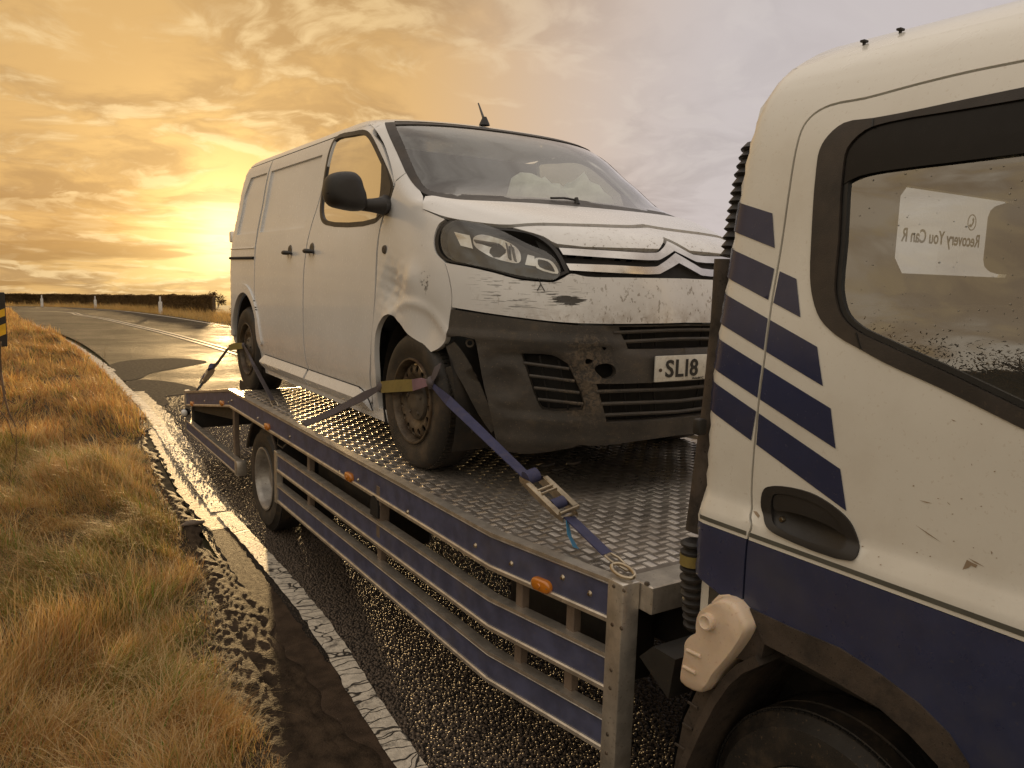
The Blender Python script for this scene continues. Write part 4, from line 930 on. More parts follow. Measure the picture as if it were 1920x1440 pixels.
# bottom edge from the door round the arch to the tail
bot = [yz2cyl(6.508, z0)]
arc = [yz2cyl(y, z) for y, z in sorted(arch_r, key=lambda p: -math.atan2(p[1]-AR[1], p[0]-AR[0])) if y > 6.512]
quarter = [(umax, .24), (umax, 1.862), q_in[3], q_in[2], q_in[1]]+[a for a in arc]+[yz2cyl(7.28, .22)]
rec2 = poly_cyl([(6.55, 1.285), (7.16, 1.285), (7.13, 1.62), (7.02, 1.765), (6.53, 1.765)])
o = panel('rear_body', inset(densify(quarter, .03), .003), CYL, wp, VAN, holes=[rec2], step=.035, thick=.03, smooth=50); RB = o; mirror_copy(o, XC)
panel('pressed_panel', inset(densify(rec2, .05), -.004), CYL, wp, RB, step=.06, thick=0, off=-.014, rim=False)
lip = [yz2cyl(y, z) for y, z in arch_r]
lip_o = [yz2cyl(AR[0]+.475*math.cos(t), AR[1]+.535*math.sin(t)) for t in np.linspace(math.radians(8), math.radians(172), 22)]
lip_i = [yz2cyl(AR[0]+.425*math.cos(t), AR[1]+.465*math.sin(t)) for t in np.linspace(math.radians(8), math.radians(172), 22)]
panel('arch_flare', smooth_poly(lip_o+lip_i[::-1], 3), CYL, wp, RB, step=.02, thick=.02, off=.012, smooth=60)
V, F = [], []
for y0_, y1_, zz, off in ((6.53, 7.30, 1.085, .004),):
    us = np.linspace(y0_, y1_, 14); a = van_side(np.stack([us, np.full(14, zz)], 1)); V, F = tube((a+[-off, 0, 0]).tolist(), .012, 8)
obj('slide_rail', V, F, MAT['dark'], VAN, 40)
V, F = tube((van_side(np.stack([us, np.full(14, 1.165)], 1))+[-.002, 0, 0]).tolist(), .006, 6); obj('slide_rail_lip', V, F, wp, VAN, 40)
# --- sills and the two-tone rubbing strips on the doors
sill = [(3.99, .165), (6.42, .165), (6.45, .238), (3.99, .238)]
o = panel('sill', sill, SIDE, wp, VAN, step=.05, thick=.04, off=-.004); mirror_copy(o, XC)
def rub_strip(y0_, y1_, z0_, z1_, par, front):
    zm = z0_+(z1_-z0_)*.48; h_ = z1_-z0_
    pts = [(y1_, z0_+.03), (y1_, z1_-.035), (y1_-.05, z1_), (y0_+(.10 if front else 0), z1_)]+([(y0_+.03, z0_+h_*.5)] if front else [])+[(y0_, z0_), (y1_-.04, z0_)]
    if not front: pts = [(y1_, z0_+.035), (y1_-.01, z0_+h_*.6), (y1_-.05, z1_), (y0_, z1_), (y0_, z0_), (y1_-.04, z0_)]
    else: pts = [(y1_, z0_), (y1_, z1_), (y0_+.17, z1_), (y0_+.10, z1_-.02), (y0_+.03, z0_+h_*.35), (y0_, z0_)]
    off = lambda uv, P: .003+np.where(uv[:, 1] > zm, .042*np.clip((z1_+.004-uv[:, 1])/(z1_-zm), 0, 1)**.8, .042*np.clip((uv[:, 1]-z0_+.012)/(zm-z0_+.012), 0, 1))
    r_ = panel('rubbing_strip', densify(pts, .02), SIDE, MAT['van'], par, step=.016, thick=.045, off=off, smooth=22)
    outl = van_side(densify(np.array(pts), .03))+np.array([-.0015, 0, 0])
    obj('strip_gap', *tube(outl.tolist()+[outl[0].tolist()], .0045, 5), MAT['dark'], r_)
qa = vs([(490, 662), (562, 687), (489, 688), (561, 713)]); print('strip', [(round(a, 2), round(b, 2)) for a, b, _ in qa])
qb = vs([(565, 689), (660, 721), (672, 738), (640, 748)]); print('strip', [(round(a, 2), round(b, 2)) for a, b, _ in qb])
ztp = (qa[0][1]+qa[1][1])/2; zbt = (qa[2][1]+qa[3][1])/2
rub_strip(5.305, 6.40, zbt, ztp, SD, False)
rub_strip(4.20, 5.270, zbt, ztp, FD, True)
# --- roof
zs = [1.866, 1.88, 1.90, 1.92, 1.935, 1.948, 1.958, 1.966, 1.972, 1.976, 1.979]; NU = 120; V = []; F = []
for z in zs:
    V += van_cyl(np.stack([np.linspace(-umax, umax, NU, endpoint=False), np.full(NU, z)], 1)).tolist()
for i in range(len(zs)-1):
    for k in range(NU): F.append([i*NU+k, (i+1)*NU+k, (i+1)*NU+(k+1) % NU, i*NU+(k+1) % NU])
F.append([(len(zs)-1)*NU+k for k in range(NU)][::-1])
# leave the windscreen opening clear: drop the nose faces below the header
def keep(f):
    c = np.mean([V[i] for i in f], 0); return not (c[2] < 1.889 and c[1] < 4.75 and abs(c[0]-XC) < .70)
F = [f[::-1] for f in F if keep(f)]
obj('roof', V, F, wp, VAN, 60)
bp = van_hit(924, 243); bp = np.array([bp[0], bp[1]+.10, 1.905])
b0 = lathe([(.001, .05), (.012, .05), (.030, .012), (.034, 0)], bp, (0, 0, 1), 14)
tip = at(897, 194, 1, bp[1]+.22)
MA = obj('aerial', *join(b0, tube([bp+[0, .01, .04], tip], [.009, .005], 8)), blk, VAN, 50)
# --- bonnet
bon = vc([(794,392,1),(794.5,379),(798,370,1),(812,369),(835,373),(870,377),(1000,383),(1104,391,'c'),(1250,426,'c'),(1180,424),(1089,421.5),(1004,420),(958,423,1),(930,422),(842,409)])
panel('bonnet', smooth_poly(bon, 4), CYL, wp, VAN, step=.03, thick=.03, mirror=XC, off=lambda uv, P: .006+0*uv[:, 0], smooth=50)
panel('shut_line', smooth_poly(vc([(940,416,1),(958,418),(1004,417),(1089,418),(1180,421),(1250,423,'c'),(1256,436,'c'),(1180,432),(1089,429),(1004,428),(958,430,1)]), 2), CYL, MAT['dark'], VAN, step=.03, thick=0, rim=False, mirror=XC, off=-.014)
cr = [van_hit(*p) for p in ((872,380),(915,390),(958,404),(990,415))]
# --- windscreen, black border, cowl
ws = vc([(722,230,1),(744,285),(769,337),(787,357),(800,365),(835,371.5),(870,375.5),(1000,381),(1104,389,'c'),(944,245,'c'),(835,233)])
wi = vc([(741,234,1),(757,270),(790,342),(806,357.5),(850,364),(1000,371),(1098,377,'c'),(946,247.5,'c'),(838,236)])
wpoly = smooth_poly(ws, 4); ipoly = smooth_poly(wi, 4)
WS = panel('windscreen', wpoly, CYL, MAT['glass_w'], VAN, step=.06, thick=0, rim=False, mirror=XC, off=-.002, smooth=60)
panel('windscreen_border', wpoly, CYL, MAT['trim'], WS, holes=[np.concatenate([ipoly, [[-.02, ipoly[ipoly[:, 0] < 1e-9][-1][1]]]]) if 0 else ipoly], step=.03, thick=.012, mirror=XC, off=.002)
for a, b in (((1030,376),(1078,380)), ((1206,394),(1250,399))):
    try:
        p, q = van_hit(*a), van_hit(*b); obj('wiper', *join(tube([p+[0, -.012, .012], (p+q)/2+[0, -.014, .018], q+[0, -.012, .012]], .006, 6), cyl(q+[0, -.02, -.01], q+[0, -.01, .025], .016, .010, 10)), blk, VAN, 40)
    except ValueError: pass
# --- grille: white lip under the bonnet, black recess, two bright strips that fold into a double chevron
lip_ = vc([(962,426.5,1),(1004,423.5),(1089,425),(1180,428),(1254,430,'c'),(1258,445,'c'),(1236,466.5,1),(1200,465.5),(1045,457),(1019,443)])
panel('grille_lip', smooth_poly(lip_, 3), CYL, wp, VAN, step=.025, thick=.035, mirror=XC, smooth=50)
rc = vc([(1000,436,1),(1049,458,1),(1150,464),(1258,446,'c'),(1262,520,'c'),(1100,517),(1060,514),(1030,500)])
GR = panel('grille_recess', smooth_poly(rc, 3), CYL, MAT['dark'], VAN, step=.04, thick=.01, mirror=XC, off=-.028)
def strip(name, up, lo, mat, par, off=-.006):
    p = vc(up+lo[::-1]); return panel(name, smooth_poly(p, 3), CYL, mat, par, step=.022, thick=.03, mirror=XC, off=off, smooth=50)
strip('chevron_strip', [(1048,463,1),(1150,469),(1231,472.5),(1240,468),(1259,450,'c')], [(1056,476,1),(1150,482.5),(1235,486.5),(1243,483.5),(1262,468.5,'c')], MAT['chrome'], GR)
strip('chevron_strip', [(1062,493,1),(1150,496),(1231,499),(1241,494),(1264,472.5,'c')], [(1069,506,1),(1150,510.5),(1237,513),(1247,508.5),(1266,491.5,'c')], MAT['chrome'], GR)
# --- headlamp: dark housing, reflectors, clear lens
def headlamp(par):
    hs = [(813,449),(822,424),(842,412),(870,410),(898,418),(930,424.5),(962,427),(994,433),(1019,444),(1040,460),(1054,478),(1069,510,1),(1054,517),(1036,526),(1012,525),(976,522),(927,509),(884,499),(849,493),(831,488),(817,474)]
    H = panel('headlamp', smooth_poly(vc(hs), 3), CYL, MAT['dark'], par, step=.03, thick=.01, off=-.06)
    rim_o = smooth_poly(vc(hs), 3); rim_i = inset(densify(rim_o, .02), .012)
    panel('lamp_surround', inset(densify(rim_o, .02), .002), CYL, blk, H, holes=[rim_i], step=.02, thick=.06, off=-.004)
    ln = [(827,449),(834,425),(857,413),(890,416),(927,428),(962,444),(994,460),(1026,474),(1042,488),(1051,509),(1040,524),(1012,523),(969,516),(920,504),(877,495),(849,488),(833,474)]
    panel('bezel', smooth_poly(vc(ln), 3), CYL, MAT['interior'], H, step=.03, thick=.005, off=-.040)
    panel('lamp_reflector', [p[:2] for p in vc([(846,431),(876,437),(882,463),(858,457)])], CYL, MAT['lamp_silver'], H, step=.03, thick=.012, off=-.022)
    bl = smooth_poly(vc([(884,441),(900,434),(935,441),(962,455),(974,472),(970,490),(945,487),(905,472),(886,458)]), 4)
    panel('lamp_bowl', bl, CYL, MAT['lamp_silver'], H, step=.015, thick=.012, off=lambda uv, P: -.022-.03*np.exp(-np.sum((P-van_hit(925, 462))**2, 1)/.055**2), smooth=60)
    for q in ([(886,447),(930,453),(930,456),(886,450)], [(955,455),(958,456),(966,487),(962,486)], [(946,452),(949,453),(955,483),(951,482)]):
        panel('lamp_rib', [p[:2] for p in vc(q)], CYL, MAT['hub'], H, step=.03, thick=.012, off=-.010)
    panel('lamp_reflector', [p[:2] for p in vc([(988,474),(1001,477),(1003,497),(983,494)])], CYL, MAT['lamp_silver'], H, step=.03, thick=.01, off=-.018)
    rp = smooth_poly(vc([(1004,481),(1030,485),(1044,500),(1046,512),(1006,501)]), 3)
    panel('running_lamp', rp, CYL, MAT['lamp_silver'], H, holes=[inset(densify(rp, .01), .008)], step=.015, thick=.01, off=-.014)
    panel('lamp_lens', smooth_poly(vc(ln), 3), CYL, MAT['lens'], H, step=.03, thick=.02, off=.004, smooth=60)
    return H
H1 = headlamp(VAN)
H2 = mirror_copy(H1, XC)
# --- bumper: painted upper half, bare plastic lower half with its grilles
ub = vc([(836,493,1),(852,496),(884,502),(927,512),(976,525),(1012,528.5),(1037,529),(1056,521),(1071,513.5),(1100,519),(1180,521),(1262,522,'c'),(1263,605,'c'),(1139,607),(1054,604),(962,593.5),(849,576,1),(849,552),(844,520)])
panel('bumper_upper', smooth_poly(ub, 4), CYL, wp, VAN, step=.022, thick=.03, mirror=XC, off=lambda uv, P: .004-.012*np.exp(-np.sum((P-SCUFF)**2, 1)/.09**2), smooth=50)
lb = vc([(847,580,1),(905,589),(963,597),(1070,609),(1133,610.5),(1263,608,'c'),(1275,812,'c'),(1200,822),(1140,829),(1034,842),(981,845),(945,838),(930,812),(920,770),(907,719),(899,670),(893,636,1),(866,630),(842,632,1),(843,610)])
fog = vc([(976,663,1),(1034,666),(1066,683,1),(1098,758),(1094,772,1),(1020,770),(1009,758)])
cgr = vc([(1119,720,1),(1200,718,1),(1262,716,'c'),(1266,783,'c'),(1200,789,1),(1137,792,1)])
ugr = vc([(1160,613,1),(1262,611,'c'),(1264,654,'c'),(1178,655,1)])
hol = vc([(1116,690),(1126,683),(1142,682),(1153,690),(1151,706),(1135,711),(1124,703)])
hol2 = vc([(1101,673),(1112,676),(1108,683),(1099,682)]); hol3 = vc([(1128,650),(1136,652),(1133,657)])
def ext(p): return [(u if u > 0 else -.05, z) for u, z, *_ in p]
def sp(p, n=3): return smooth_poly(p, n)
fl = van_hit(948, 720)
cr_c = van_hit(1105, 700)
def sdist(uv, poly):
    q = densify(np.array([p[:2] for p in poly]), .006); d = np.min(np.linalg.norm(uv[:, None]-q[None], axis=2), 1); return np.where(pip(uv, q), d, -d)
fr_poly = smooth_poly(vc([(908,664),(938,654),(975,655),(1036,658),(1078,682),(1104,752),(1100,782),(1020,783),(928,770)]), 4)
ug_poly = smooth_poly(vc([(1136,612,1),(1262,609,'c'),(1264,660,'c'),(1176,661),(1152,648)]), 3)
def lb_off(uv, P):
    d = np.linalg.norm(P-fl, axis=1); c = P-cr_c
    cru = np.exp(-(c[:, 0]/.07)**2-(np.maximum(0, c[:, 2])/.10)**2)
    nz_ = sum(np.sin(P[:, 0]*a+P[:, 2]*b_+c_)*w for a, b_, c_, w in ((31, 57, .3, .5), (-67, 41, 2.1, .4), (113, -83, 4.4, .3), (48, 139, 1.2, .3)))
    lip_ = np.clip((P[:, 2]-.26)/.04, 0, 1)
    rec = -.016*smooth01(sdist(uv, fr_poly)/.014)-.012*smooth01(sdist(uv, ug_poly)/.010)
    ledge = .012*np.exp(-((P[:, 2]-.705-.02*np.abs(P[:, 0]-XC))/.016)**2)*np.clip((np.abs(P[:, 0]-XC)-.25)/.1, 0, 1)
    return .006+rec+ledge-.014*np.exp(-(d/.060)**2)+.010*np.exp(-((d-.085)/.02)**2)-.020*cru*(1+.22*nz_)+.012*(1-lip_)
LB = panel('bumper_lower', sp(lb, 4), CYL, MAT['bumper'], VAN, holes=[sp(fog), ext(cgr), ext(ugr), sp(hol), sp(hol2), sp(hol3)], step=.018, thick=.04, mirror=XC, off=lb_off, smooth=50)
bk = vc([(930,640,1),(1070,612),(1263,612,'c'),(1270,800,'c'),(1034,830),(960,825)])
panel('grille_void', sp(bk, 3), CYL, MAT['dark'], LB, step=.05, thick=0, rim=False, mirror=XC, off=-.075)
def slat(a, b, c=None, r=.009, ret=False):
    n = 7; pts = []
    for i in range(n):
        t = i/(n-1); pts.append(van_hit(a[0]+(b[0]-a[0])*t, a[1]+(b[1]-a[1])*t))
    pts = np.array(pts)
    if c: pts[-1][0] = XC
    d = pts-np.array([XC, YA, 0]); d[:, 2] = 0; d /= np.linalg.norm(d, axis=1, keepdims=True)
    V, F = tube((pts-d*.010).tolist(), r, 6)
    if c: k = len(V); V = V+[(2*XC-p[0], p[1], p[2]) for p in V]; F = F+[[i+k for i in f[::-1]] for f in F]
    return V, F
for a, b in (((984,681),(1069,692)), ((994,704.5),(1079,715)), ((1003,727.5),(1088,737)), ((1010,749),(1095,758))):
    s_ = obj('grille_slat', *slat(a, b, r=.0075), MAT['bumper'], LB, 40); c = mirror_copy(s_, XC)
for a, b in (((1120,735),(1264,730)), ((1128,758),(1265,753)), ((1134,779),(1266,773))): obj('grille_slat', *slat(a, b, 'c'), MAT['bumper'], LB, 40)
for a, b in (((1152,624),(1263,619)), ((1160,642),(1264,636))): obj('grille_slat', *slat(a, b, 'c'), MAT['bumper'], LB, 40)
for u in (1040, 1061, 1110, 1150, 1190, 1230): pass
vb = []
for (u, v0, v1) in ((1020,668,768), (1056,678,770)): vb.append(tube([van_hit(u, v0)+[0, .035, 0], van_hit(u+18, v1)+[0, .035, 0]], .005, 6))
for u in (1150, 1178, 1206, 1234): vb.append(tube([van_hit(u, 721)+[0, .035, 0], van_hit(u+5, 788)+[0, .035, 0]], .005, 6))
for u in (1185, 1210, 1237): vb.append(tube([van_hit(u, 613)+[0, .035, 0], van_hit(u+2, 652)+[0, .035, 0]], .005, 6))
vj = join(*vb); k = len(vj[0]); vj = (vj[0]+[(2*XC-p[0], p[1], p[2]) for p in vj[0]], vj[1]+[[i+k for i in f[::-1]] for f in vj[1]])
obj('grille_mesh', *vj, MAT['dark'], LB, 40, kind='stuff')
# torn splash shields behind the broken bumper end
def shield(px, off, name='splash_shield'): return panel(name, smooth_poly(vc(px), 2), CYL, MAT['bumper'], VAN, step=.03, thick=.006, off=off, smooth=60)
shield([(833,650,1),(848,641,1),(866,664),(893,712),(914,762),(929,803,1),(919,814,1),(893,777),(866,724),(845,688)], -.012)
shield([(828,690,1),(838,687,1),(851,718),(868,768),(886,812),(868,815),(852,772),(833,722)], -.024)
shield([(846,640,1),(893,640,1),(908,722),(922,780),(928,806,1),(905,760),(885,700),(864,660)], -.14, 'inner_shield')
panel('lamp_cavity', smooth_poly(vc([(838,630,1),(896,630,1),(912,725),(930,815),(940,838),(890,830),(850,760),(828,690)]), 2), CYL, MAT['dark'], VAN, step=.05, thick=0, rim=False, off=-.20)
hp = van_hit(882, 645); obj('tow_eye_bracket', *lathe([(.012, 0), (.020, 0), (.020, .02), (.012, .02)], hp+[.03, .06, .0], (-.5, -1, 0), 14, closed=True), MAT['hub'], VAN, 40)
# hanging wires under the headlamp
w0 = van_hit(1009, 522); obj('loose_wire', *join(tube([w0+[0, -.005, 0], van_hit(1011, 533)+[0, -.012, 0], van_hit(1005, 545)+[0, -.01, 0]], .0022, 5), tube([van_hit(1011, 533)+[0, -.012, 0], van_hit(1019, 546)+[0, -.01, 0]], .0022, 5)), blk, VAN)
# --- number plate
pc = at(1308, 688, 1, 2.640); pw, ph_ = .275, .060
pl = obj('number_plate', *boxc(pc, (2*pw, .010, 2*ph_), .006, 2), MAT['plate'], VAN, 40)
FONT = None
def text_mesh(s, size, depth=.0015, bold=False):
    cu = bpy.data.curves.new('t', 'FONT'); cu.body = s; cu.size = size; cu.extrude = depth; cu.align_x = 'LEFT'
    cu.resolution_u = 3
    if bold: cu.offset = size*.018
    ob = bpy.data.objects.new('t', cu); COL.objects.link(ob); dg = bpy.context.evaluated_depsgraph_get(); ev = ob.evaluated_get(dg); me = ev.to_mesh()
    V = [v.co[:] for v in me.vertices]; F = [list(p.vertices) for p in me.polygons]; ev.to_mesh_clear(); bpy.data.objects.remove(ob, do_unlink=True); bpy.data.curves.remove(cu); return V, F
def place_text(vf, origin, ex, ey, ez, width=None, height=None):
    V = np.array(vf[0]); lo = V.min(0); hi = V.max(0); V = V-[lo[0], lo[1], 0]
    if width: V[:, 0] *= width/(hi[0]-lo[0])
    if height: V[:, 1] *= height/(hi[1]-lo[1])
    return (np.array(origin)+V[:, :1]*np.array(ex)+V[:, 1:2]*np.array(ey)+V[:, 2:3]*np.array(ez)).tolist(), vf[1]
xs = pc[0]-pw+.062; fx = pc[1]-.0062
for ch, w_ in (('S', .052), ('L', .050), ('1', .0), ('8', .052)):
    if ch == '1':
        obj('plate_character', *box((xs, fx-.0015, pc[2]-.041), (xs+.015, fx, pc[2]+.041), .0), MAT['ink'], pl); xs += .015+.013; continue
    obj('plate_character', *place_text(text_mesh(ch, .1, .0015, True), (xs, fx-.001, pc[2]-.041), (1, 0, 0), (0, 0, 1), (0, -1, 0), w_, .082), MAT['ink'], pl); xs += w_+.013
obj('plate_maker_text', *place_text(text_mesh('Arnold C', .02, .0008, True), (pc[0]-.040, fx-.001, pc[2]-.056), (1, 0, .0), (0, 0, 1), (0, -1, 0), .075, .011), MAT['ink'], pl)
sc_ = cyl(np.array([pc[0]-pw+.03, fx-.004, pc[2]-.005]), np.array([pc[0]-pw+.03, fx+.002, pc[2]-.005]), .008, n=10); obj('plate_screw', *sc_, MAT['rust_rim'], pl)
# --- mirror
MY = 3.98
mo = smooth_poly([(611,372),(611,340),(619,327),(640,321.5),(662,323),(673,333),(679,352),(684,366),(684,390),(672,396),(640,392),(621,386)], 3)
V = []; F = []; n = len(mo); c0 = np.array([648, 358])
for dy, s_ in ((-.075, .45), (-.070, .70), (-.052, .88), (-.025, .97), (.0, 1.0), (.030, .99), (.048, .96), (.052, .90)):
    for p in mo:
        q = c0+(p-c0)*s_; w_ = at(q[0], q[1], 1, MY); V.append((w_[0], w_[1]+dy, w_[2]))
for i in range(7):
    for k in range(n): F.append([i*n+k, i*n+(k+1) % n, (i+1)*n+(k+1) % n, (i+1)*n+k])
F.append(list(range(n))[::-1]); F.append(list(range(7*n, 8*n)))
mb2 = van_hit(719, 384)
V2, F2 = tube([at(676, 384, 1, MY), at(697, 385, 1, MY-.02), at(712, 386, 1, MY-.04), mb2+[.02, .0, 0]], [.030, .036, .043, .058], 12)
MIR = obj('door_mirror', *join((V, F), (V2, F2)), blk, VAN, 50)
mp = [at(p[0], p[1], 1, MY) for p in inset(mo, 6)]
obj('mirror_glass', [(p[0], p[1]+.054, p[2]) for p in mp], [list(range(len(mp)))], MAT['chrome'], MIR)
obj('mirror_seam', *tube([at(u, v, 1, MY-.034) for u, v in ((612.5,362),(640,362),(668,360),(681,358))], .002, 5), MAT['dark'], MIR)
# --- handles, badge, filler
for (u, v) in ((543.5, 474), (584.5, 471)):
    p = van_hit(u, v); par = SD if u < 560 else FD
    cup = lathe([(.001, .0015), (.030, .002), (.043, .0045), (.049, -.002)], p+[.002, 0, 0], (-1, 0, 0), 20)
    cup = ([(q[0], q[1], p[2]+(q[2]-p[2])*1.15) for q in cup[0]], cup[1])
    hb = tube([p+[-.012, .058, 0], p+[-.034, .038, 0], p+[-.040, 0, 0], p+[-.034, -.040, -.002], p+[-.010, -.062, -.004]], [.012, .017, .018, .017, .012], 10, flat=.9)
    hd = obj('door_handle', *hb, blk, par, 60); obj('handle_cup', *cup, MAT['hub'], hd, 60)
p = van_hit(722, 468); obj('wing_badge', *lathe([(.001, .010), (.012, .012), (.018, .008), (.022, .008), (.024, 0)], p, (-1, -.1, 0), 16), MAT['hub'], VAN, 40)
obj('rear_hinge', *box((1.80, 7.47, 1.23), (1.87, 7.56, 1.33), .01), wp, VAN, 40)
# --- wheels
def rim_disc(cx, cy, cz, R=.205):
    ch = Chart(lambda uv: np.stack([cx+disc_h(np.hypot(uv[:, 0], uv[:, 1])), cy+uv[:, 0], cz+uv[:, 1]], 1), lambda P: np.tile([-1.0, 0, 0], (len(P), 1)))
    circ = lambda r, a, b, n: [(a+r*math.cos(t), b+r*math.sin(t)) for t in np.linspace(0, 2*math.pi, n, endpoint=False)]
    holes = []
    for i in range(16):
        t = 2*math.pi*i/16+.1
        ex, ey = math.cos(t), math.sin(t)
        holes.append([(.163*ex+.020*math.cos(s)*ex-.0155*math.sin(s)*ey, .163*ey+.020*math.cos(s)*ey+.0155*math.sin(s)*ex) for s in np.linspace(0, 2*math.pi, 12, endpoint=False)])
    return panel_geo(circ(R, 0, 0, 64), ch, holes, .018, .008)
disc_h = pchip([0, .03, .06, .085, .105, .13, .15, .175, .195, .21], [.028, .028, .030, .036, .040, .024, .016, .020, .036, .05])
def van_wheel(cx, cy, cz, R=.352):
    """cx is the outer face; the wheel reaches inwards (+X)"""
    t = lathe([(.212, -.016), (.222, -.004), (.240, -.002), (.262, .006), (.295, .008), (.322, .004), (.330, -.001), (.340, -.014), (R-.004, -.030), (R, -.060), (R, -.20), (R-.012, -.225), (.30, -.238), (.235, -.23), (.212, -.22)], (cx, cy, cz), (-1, 0, 0), 72)
    WH = obj('wheel', *t, MAT['rubber'], VAN, 35)
    gv = []
    for i in range(90):
        a = 2*math.pi*i/90
        for w_ in (-.055, -.20):
            gv.append(boxc((cx-w_, cy+(R+.001)*math.cos(a), cz+(R+.001)*math.sin(a)), (.045, .006, .013), 0, 1, Matrix.Rotation(a, 3, 'X')))
    ring = lathe([(.336, .0), (.339, .0025), (.342, .0)], (cx+.012, cy, cz), (-1, 0, 0), 60)
    for x in join(ring)[0:0]: pass
    obj('tyre_shoulder', *join(*gv), MAT['rubber'], WH, 30, kind='stuff')
    rimv = lathe([(.214, -.02), (.222, .000), (.219, .008), (.212, .008), (.205, -.004), (.200, -.03), (.196, -.05)], (cx, cy, cz), (-1, 0, 0), 60)
    obj('rim', *join(rimv, rim_disc(cx, cy, cz)), MAT['rust_rim'], WH, 45)
    hub = lathe([(.001, .000), (.030, .002), (.052, .000), (.060, -.006), (.086, -.010), (.098, -.016), (.102, -.030)], (cx+.006, cy, cz), (-1, 0, 0), 40)
    hubn = [lathe([(.001, .012), (.009, .012), (.012, 0)], (cx+.017, cy+.072*math.cos(a), cz+.072*math.sin(a)), (-1, 0, 0), 8) for a in np.linspace(.3, 2*math.pi+.3, 5, endpoint=False)]
    obj('hub_cap', *join(hub, *hubn), MAT['hub'], WH, 45)
    obj('brake_void', *lathe([(.001, -.075), (.2, -.075)], (cx, cy, cz), (-1, 0, 0), 24), MAT['dark'], WH)
    return WH
RV = .352
van_wheel(1.752, 3.62, .352); W2 = van_wheel(1.752, AR[0], .325)
lip_pts = [(1.752+.002, 3.62+.205*math.cos(a)+.012*math.sin(a*23), .352+.205*math.sin(a)+.012*math.sin(a*17)) for a in np.linspace(1.75, 2.6, 14)]
obj('bent_rim_edge', *tube(lip_pts, .006, 6), MAT['steel'], W2 if 0 else VAN, 40)
for cy in (3.62, AR[0]):
    cz = .352 if cy < 5 else .325
    v = lathe([(.352, -.0), (.352, .22), (.22, .24), (.02, .1)], (2*XC-1.752-.22, cy, cz), (1, 0, 0), 40); obj('wheel', *v, MAT['rubber'], VAN, 35)
    arc_ = []; F = []; n = 24
    for i in range(n):
        a = math.radians(-25+230*i/(n-1))
        for x in (1.775, 2.10): arc_.append((x, cy+.425*math.cos(a), cz+(.46 if cy > 5 else .45)*math.sin(a)))
    for i in range(n-1): F.append([2*i, 2*i+1, 2*i+3, 2*i+2])
    k = len(arc_); F.append([2*i+1 for i in range(n)])
    a_ = obj('arch_liner', arc_, F, MAT['chassis'], VAN, 40); mirror_copy(a_, XC)
obj('underbody', *join(box((XC-.62, 2.95, .20), (XC+.62, 7.35, .34), .02), box((XC-.62, 3.05, .16), (XC+.62, 3.5, .3), .03), boxc((XC, 3.62, .352), (1.5, .08, .08)), boxc((XC, AR[0], .33), (1.5, .09, .09))), MAT['chassis'], VAN, 30)
# --- inside: bulkhead, dash, seats, crumpled airbag
INT = obj('cab_interior', *join(box((XC-.80, 5.08, .3), (XC+.80, 5.12, 1.84), .005), box((XC-.84, 3.75, .3), (XC+.84, 5.08, .36), .01)), MAT['interior'], VAN, 30)
dash = sweep([(XC+.80, 0, 0), (XC-.80, 0, 0)], [(0, 0), (0, 0)]) if 0 else None
dp = [(3.62, 1.22), (3.75, 1.275), (3.95, 1.285), (4.15, 1.25), (4.22, 1.15), (4.15, .9), (3.7, .8)]
obj('dashboard', *prism(dp, lambda p: (XC-.80, p[0], p[1]), lambda p: (XC+.80, p[0], p[1])), MAT['interior'], VAN, 40)
for sx in (-.45, .48):
    s = obj('seat', *join(boxc((XC+sx, 4.85, 1.05), (.48, .13, .78), .05, 2, Matrix.Rotation(-.15, 3, 'X')), boxc((XC+sx, 4.62, .70), (.48, .52, .14), .05, 2)), MAT['interior'], VAN, 50)
    obj('headrest', *boxc((XC+sx, 4.94, 1.56), (.26, .10, .18), .04, 2), MAT['interior'], s, 50)
obj('airbag', *lumpy((3.06, 4.02, 1.44), (.20, .15, .17), 3, .45), MAT['airbag'], VAN, 70)
obj('airbag', *lumpy((2.74, 3.98, 1.42), (.17, .12, .17), 8, .45), MAT['airbag'], VAN, 70)
obj('steering_wheel', *lathe([(.18+.016*math.cos(t), .016*math.sin(t)) for t in np.linspace(0, 2*math.pi, 8, endpoint=False)], (XC+.45, 4.30, 1.28), (0, .8, .6), 28, closed=True), MAT['black_plastic'], VAN, 50)
# ================================================================== THE RECOVERY TRUCK
TR = empty('recovery_truck', (2.65, 3.5, GROUND), 'white and blue recovery truck with flat loading bed carrying the van', 'truck')
AL = MAT['galv']; BLU = MAT['rail_blue']; CH = MAT['chassis']
XL = 1.555; XR = 2*2.65-XL
path = [(1.655, 1.90, 0), (XL, 2.49, 0), (XL, 6.59, 0), (XL, 8.40, -.268)]
rpath = [(2*2.65-x, y, z) for x, y, z in path[::-1]]
# deck plate with a lip, sloping down at the tail
dx = .025
V = []; F = []
for x, y, z in path: V += [(x+dx, y, z), (2*2.65-x-dx, y, z), (x+dx, y, z-.05), (2*2.65-x-dx, y, z-.05)]
for i in range(3): a = 4*i; b = a+4; F += [[a, a+1, b+1, b], [a+2, b+2, b+3, a+3], [a, b, b+2, a+2], [a+1, a+3, b+3, b+1]]
F += [[0, 2, 3, 1], [12, 13, 15, 14]]
DECK = obj('deck_plate', V, F, MAT['deck'], TR)
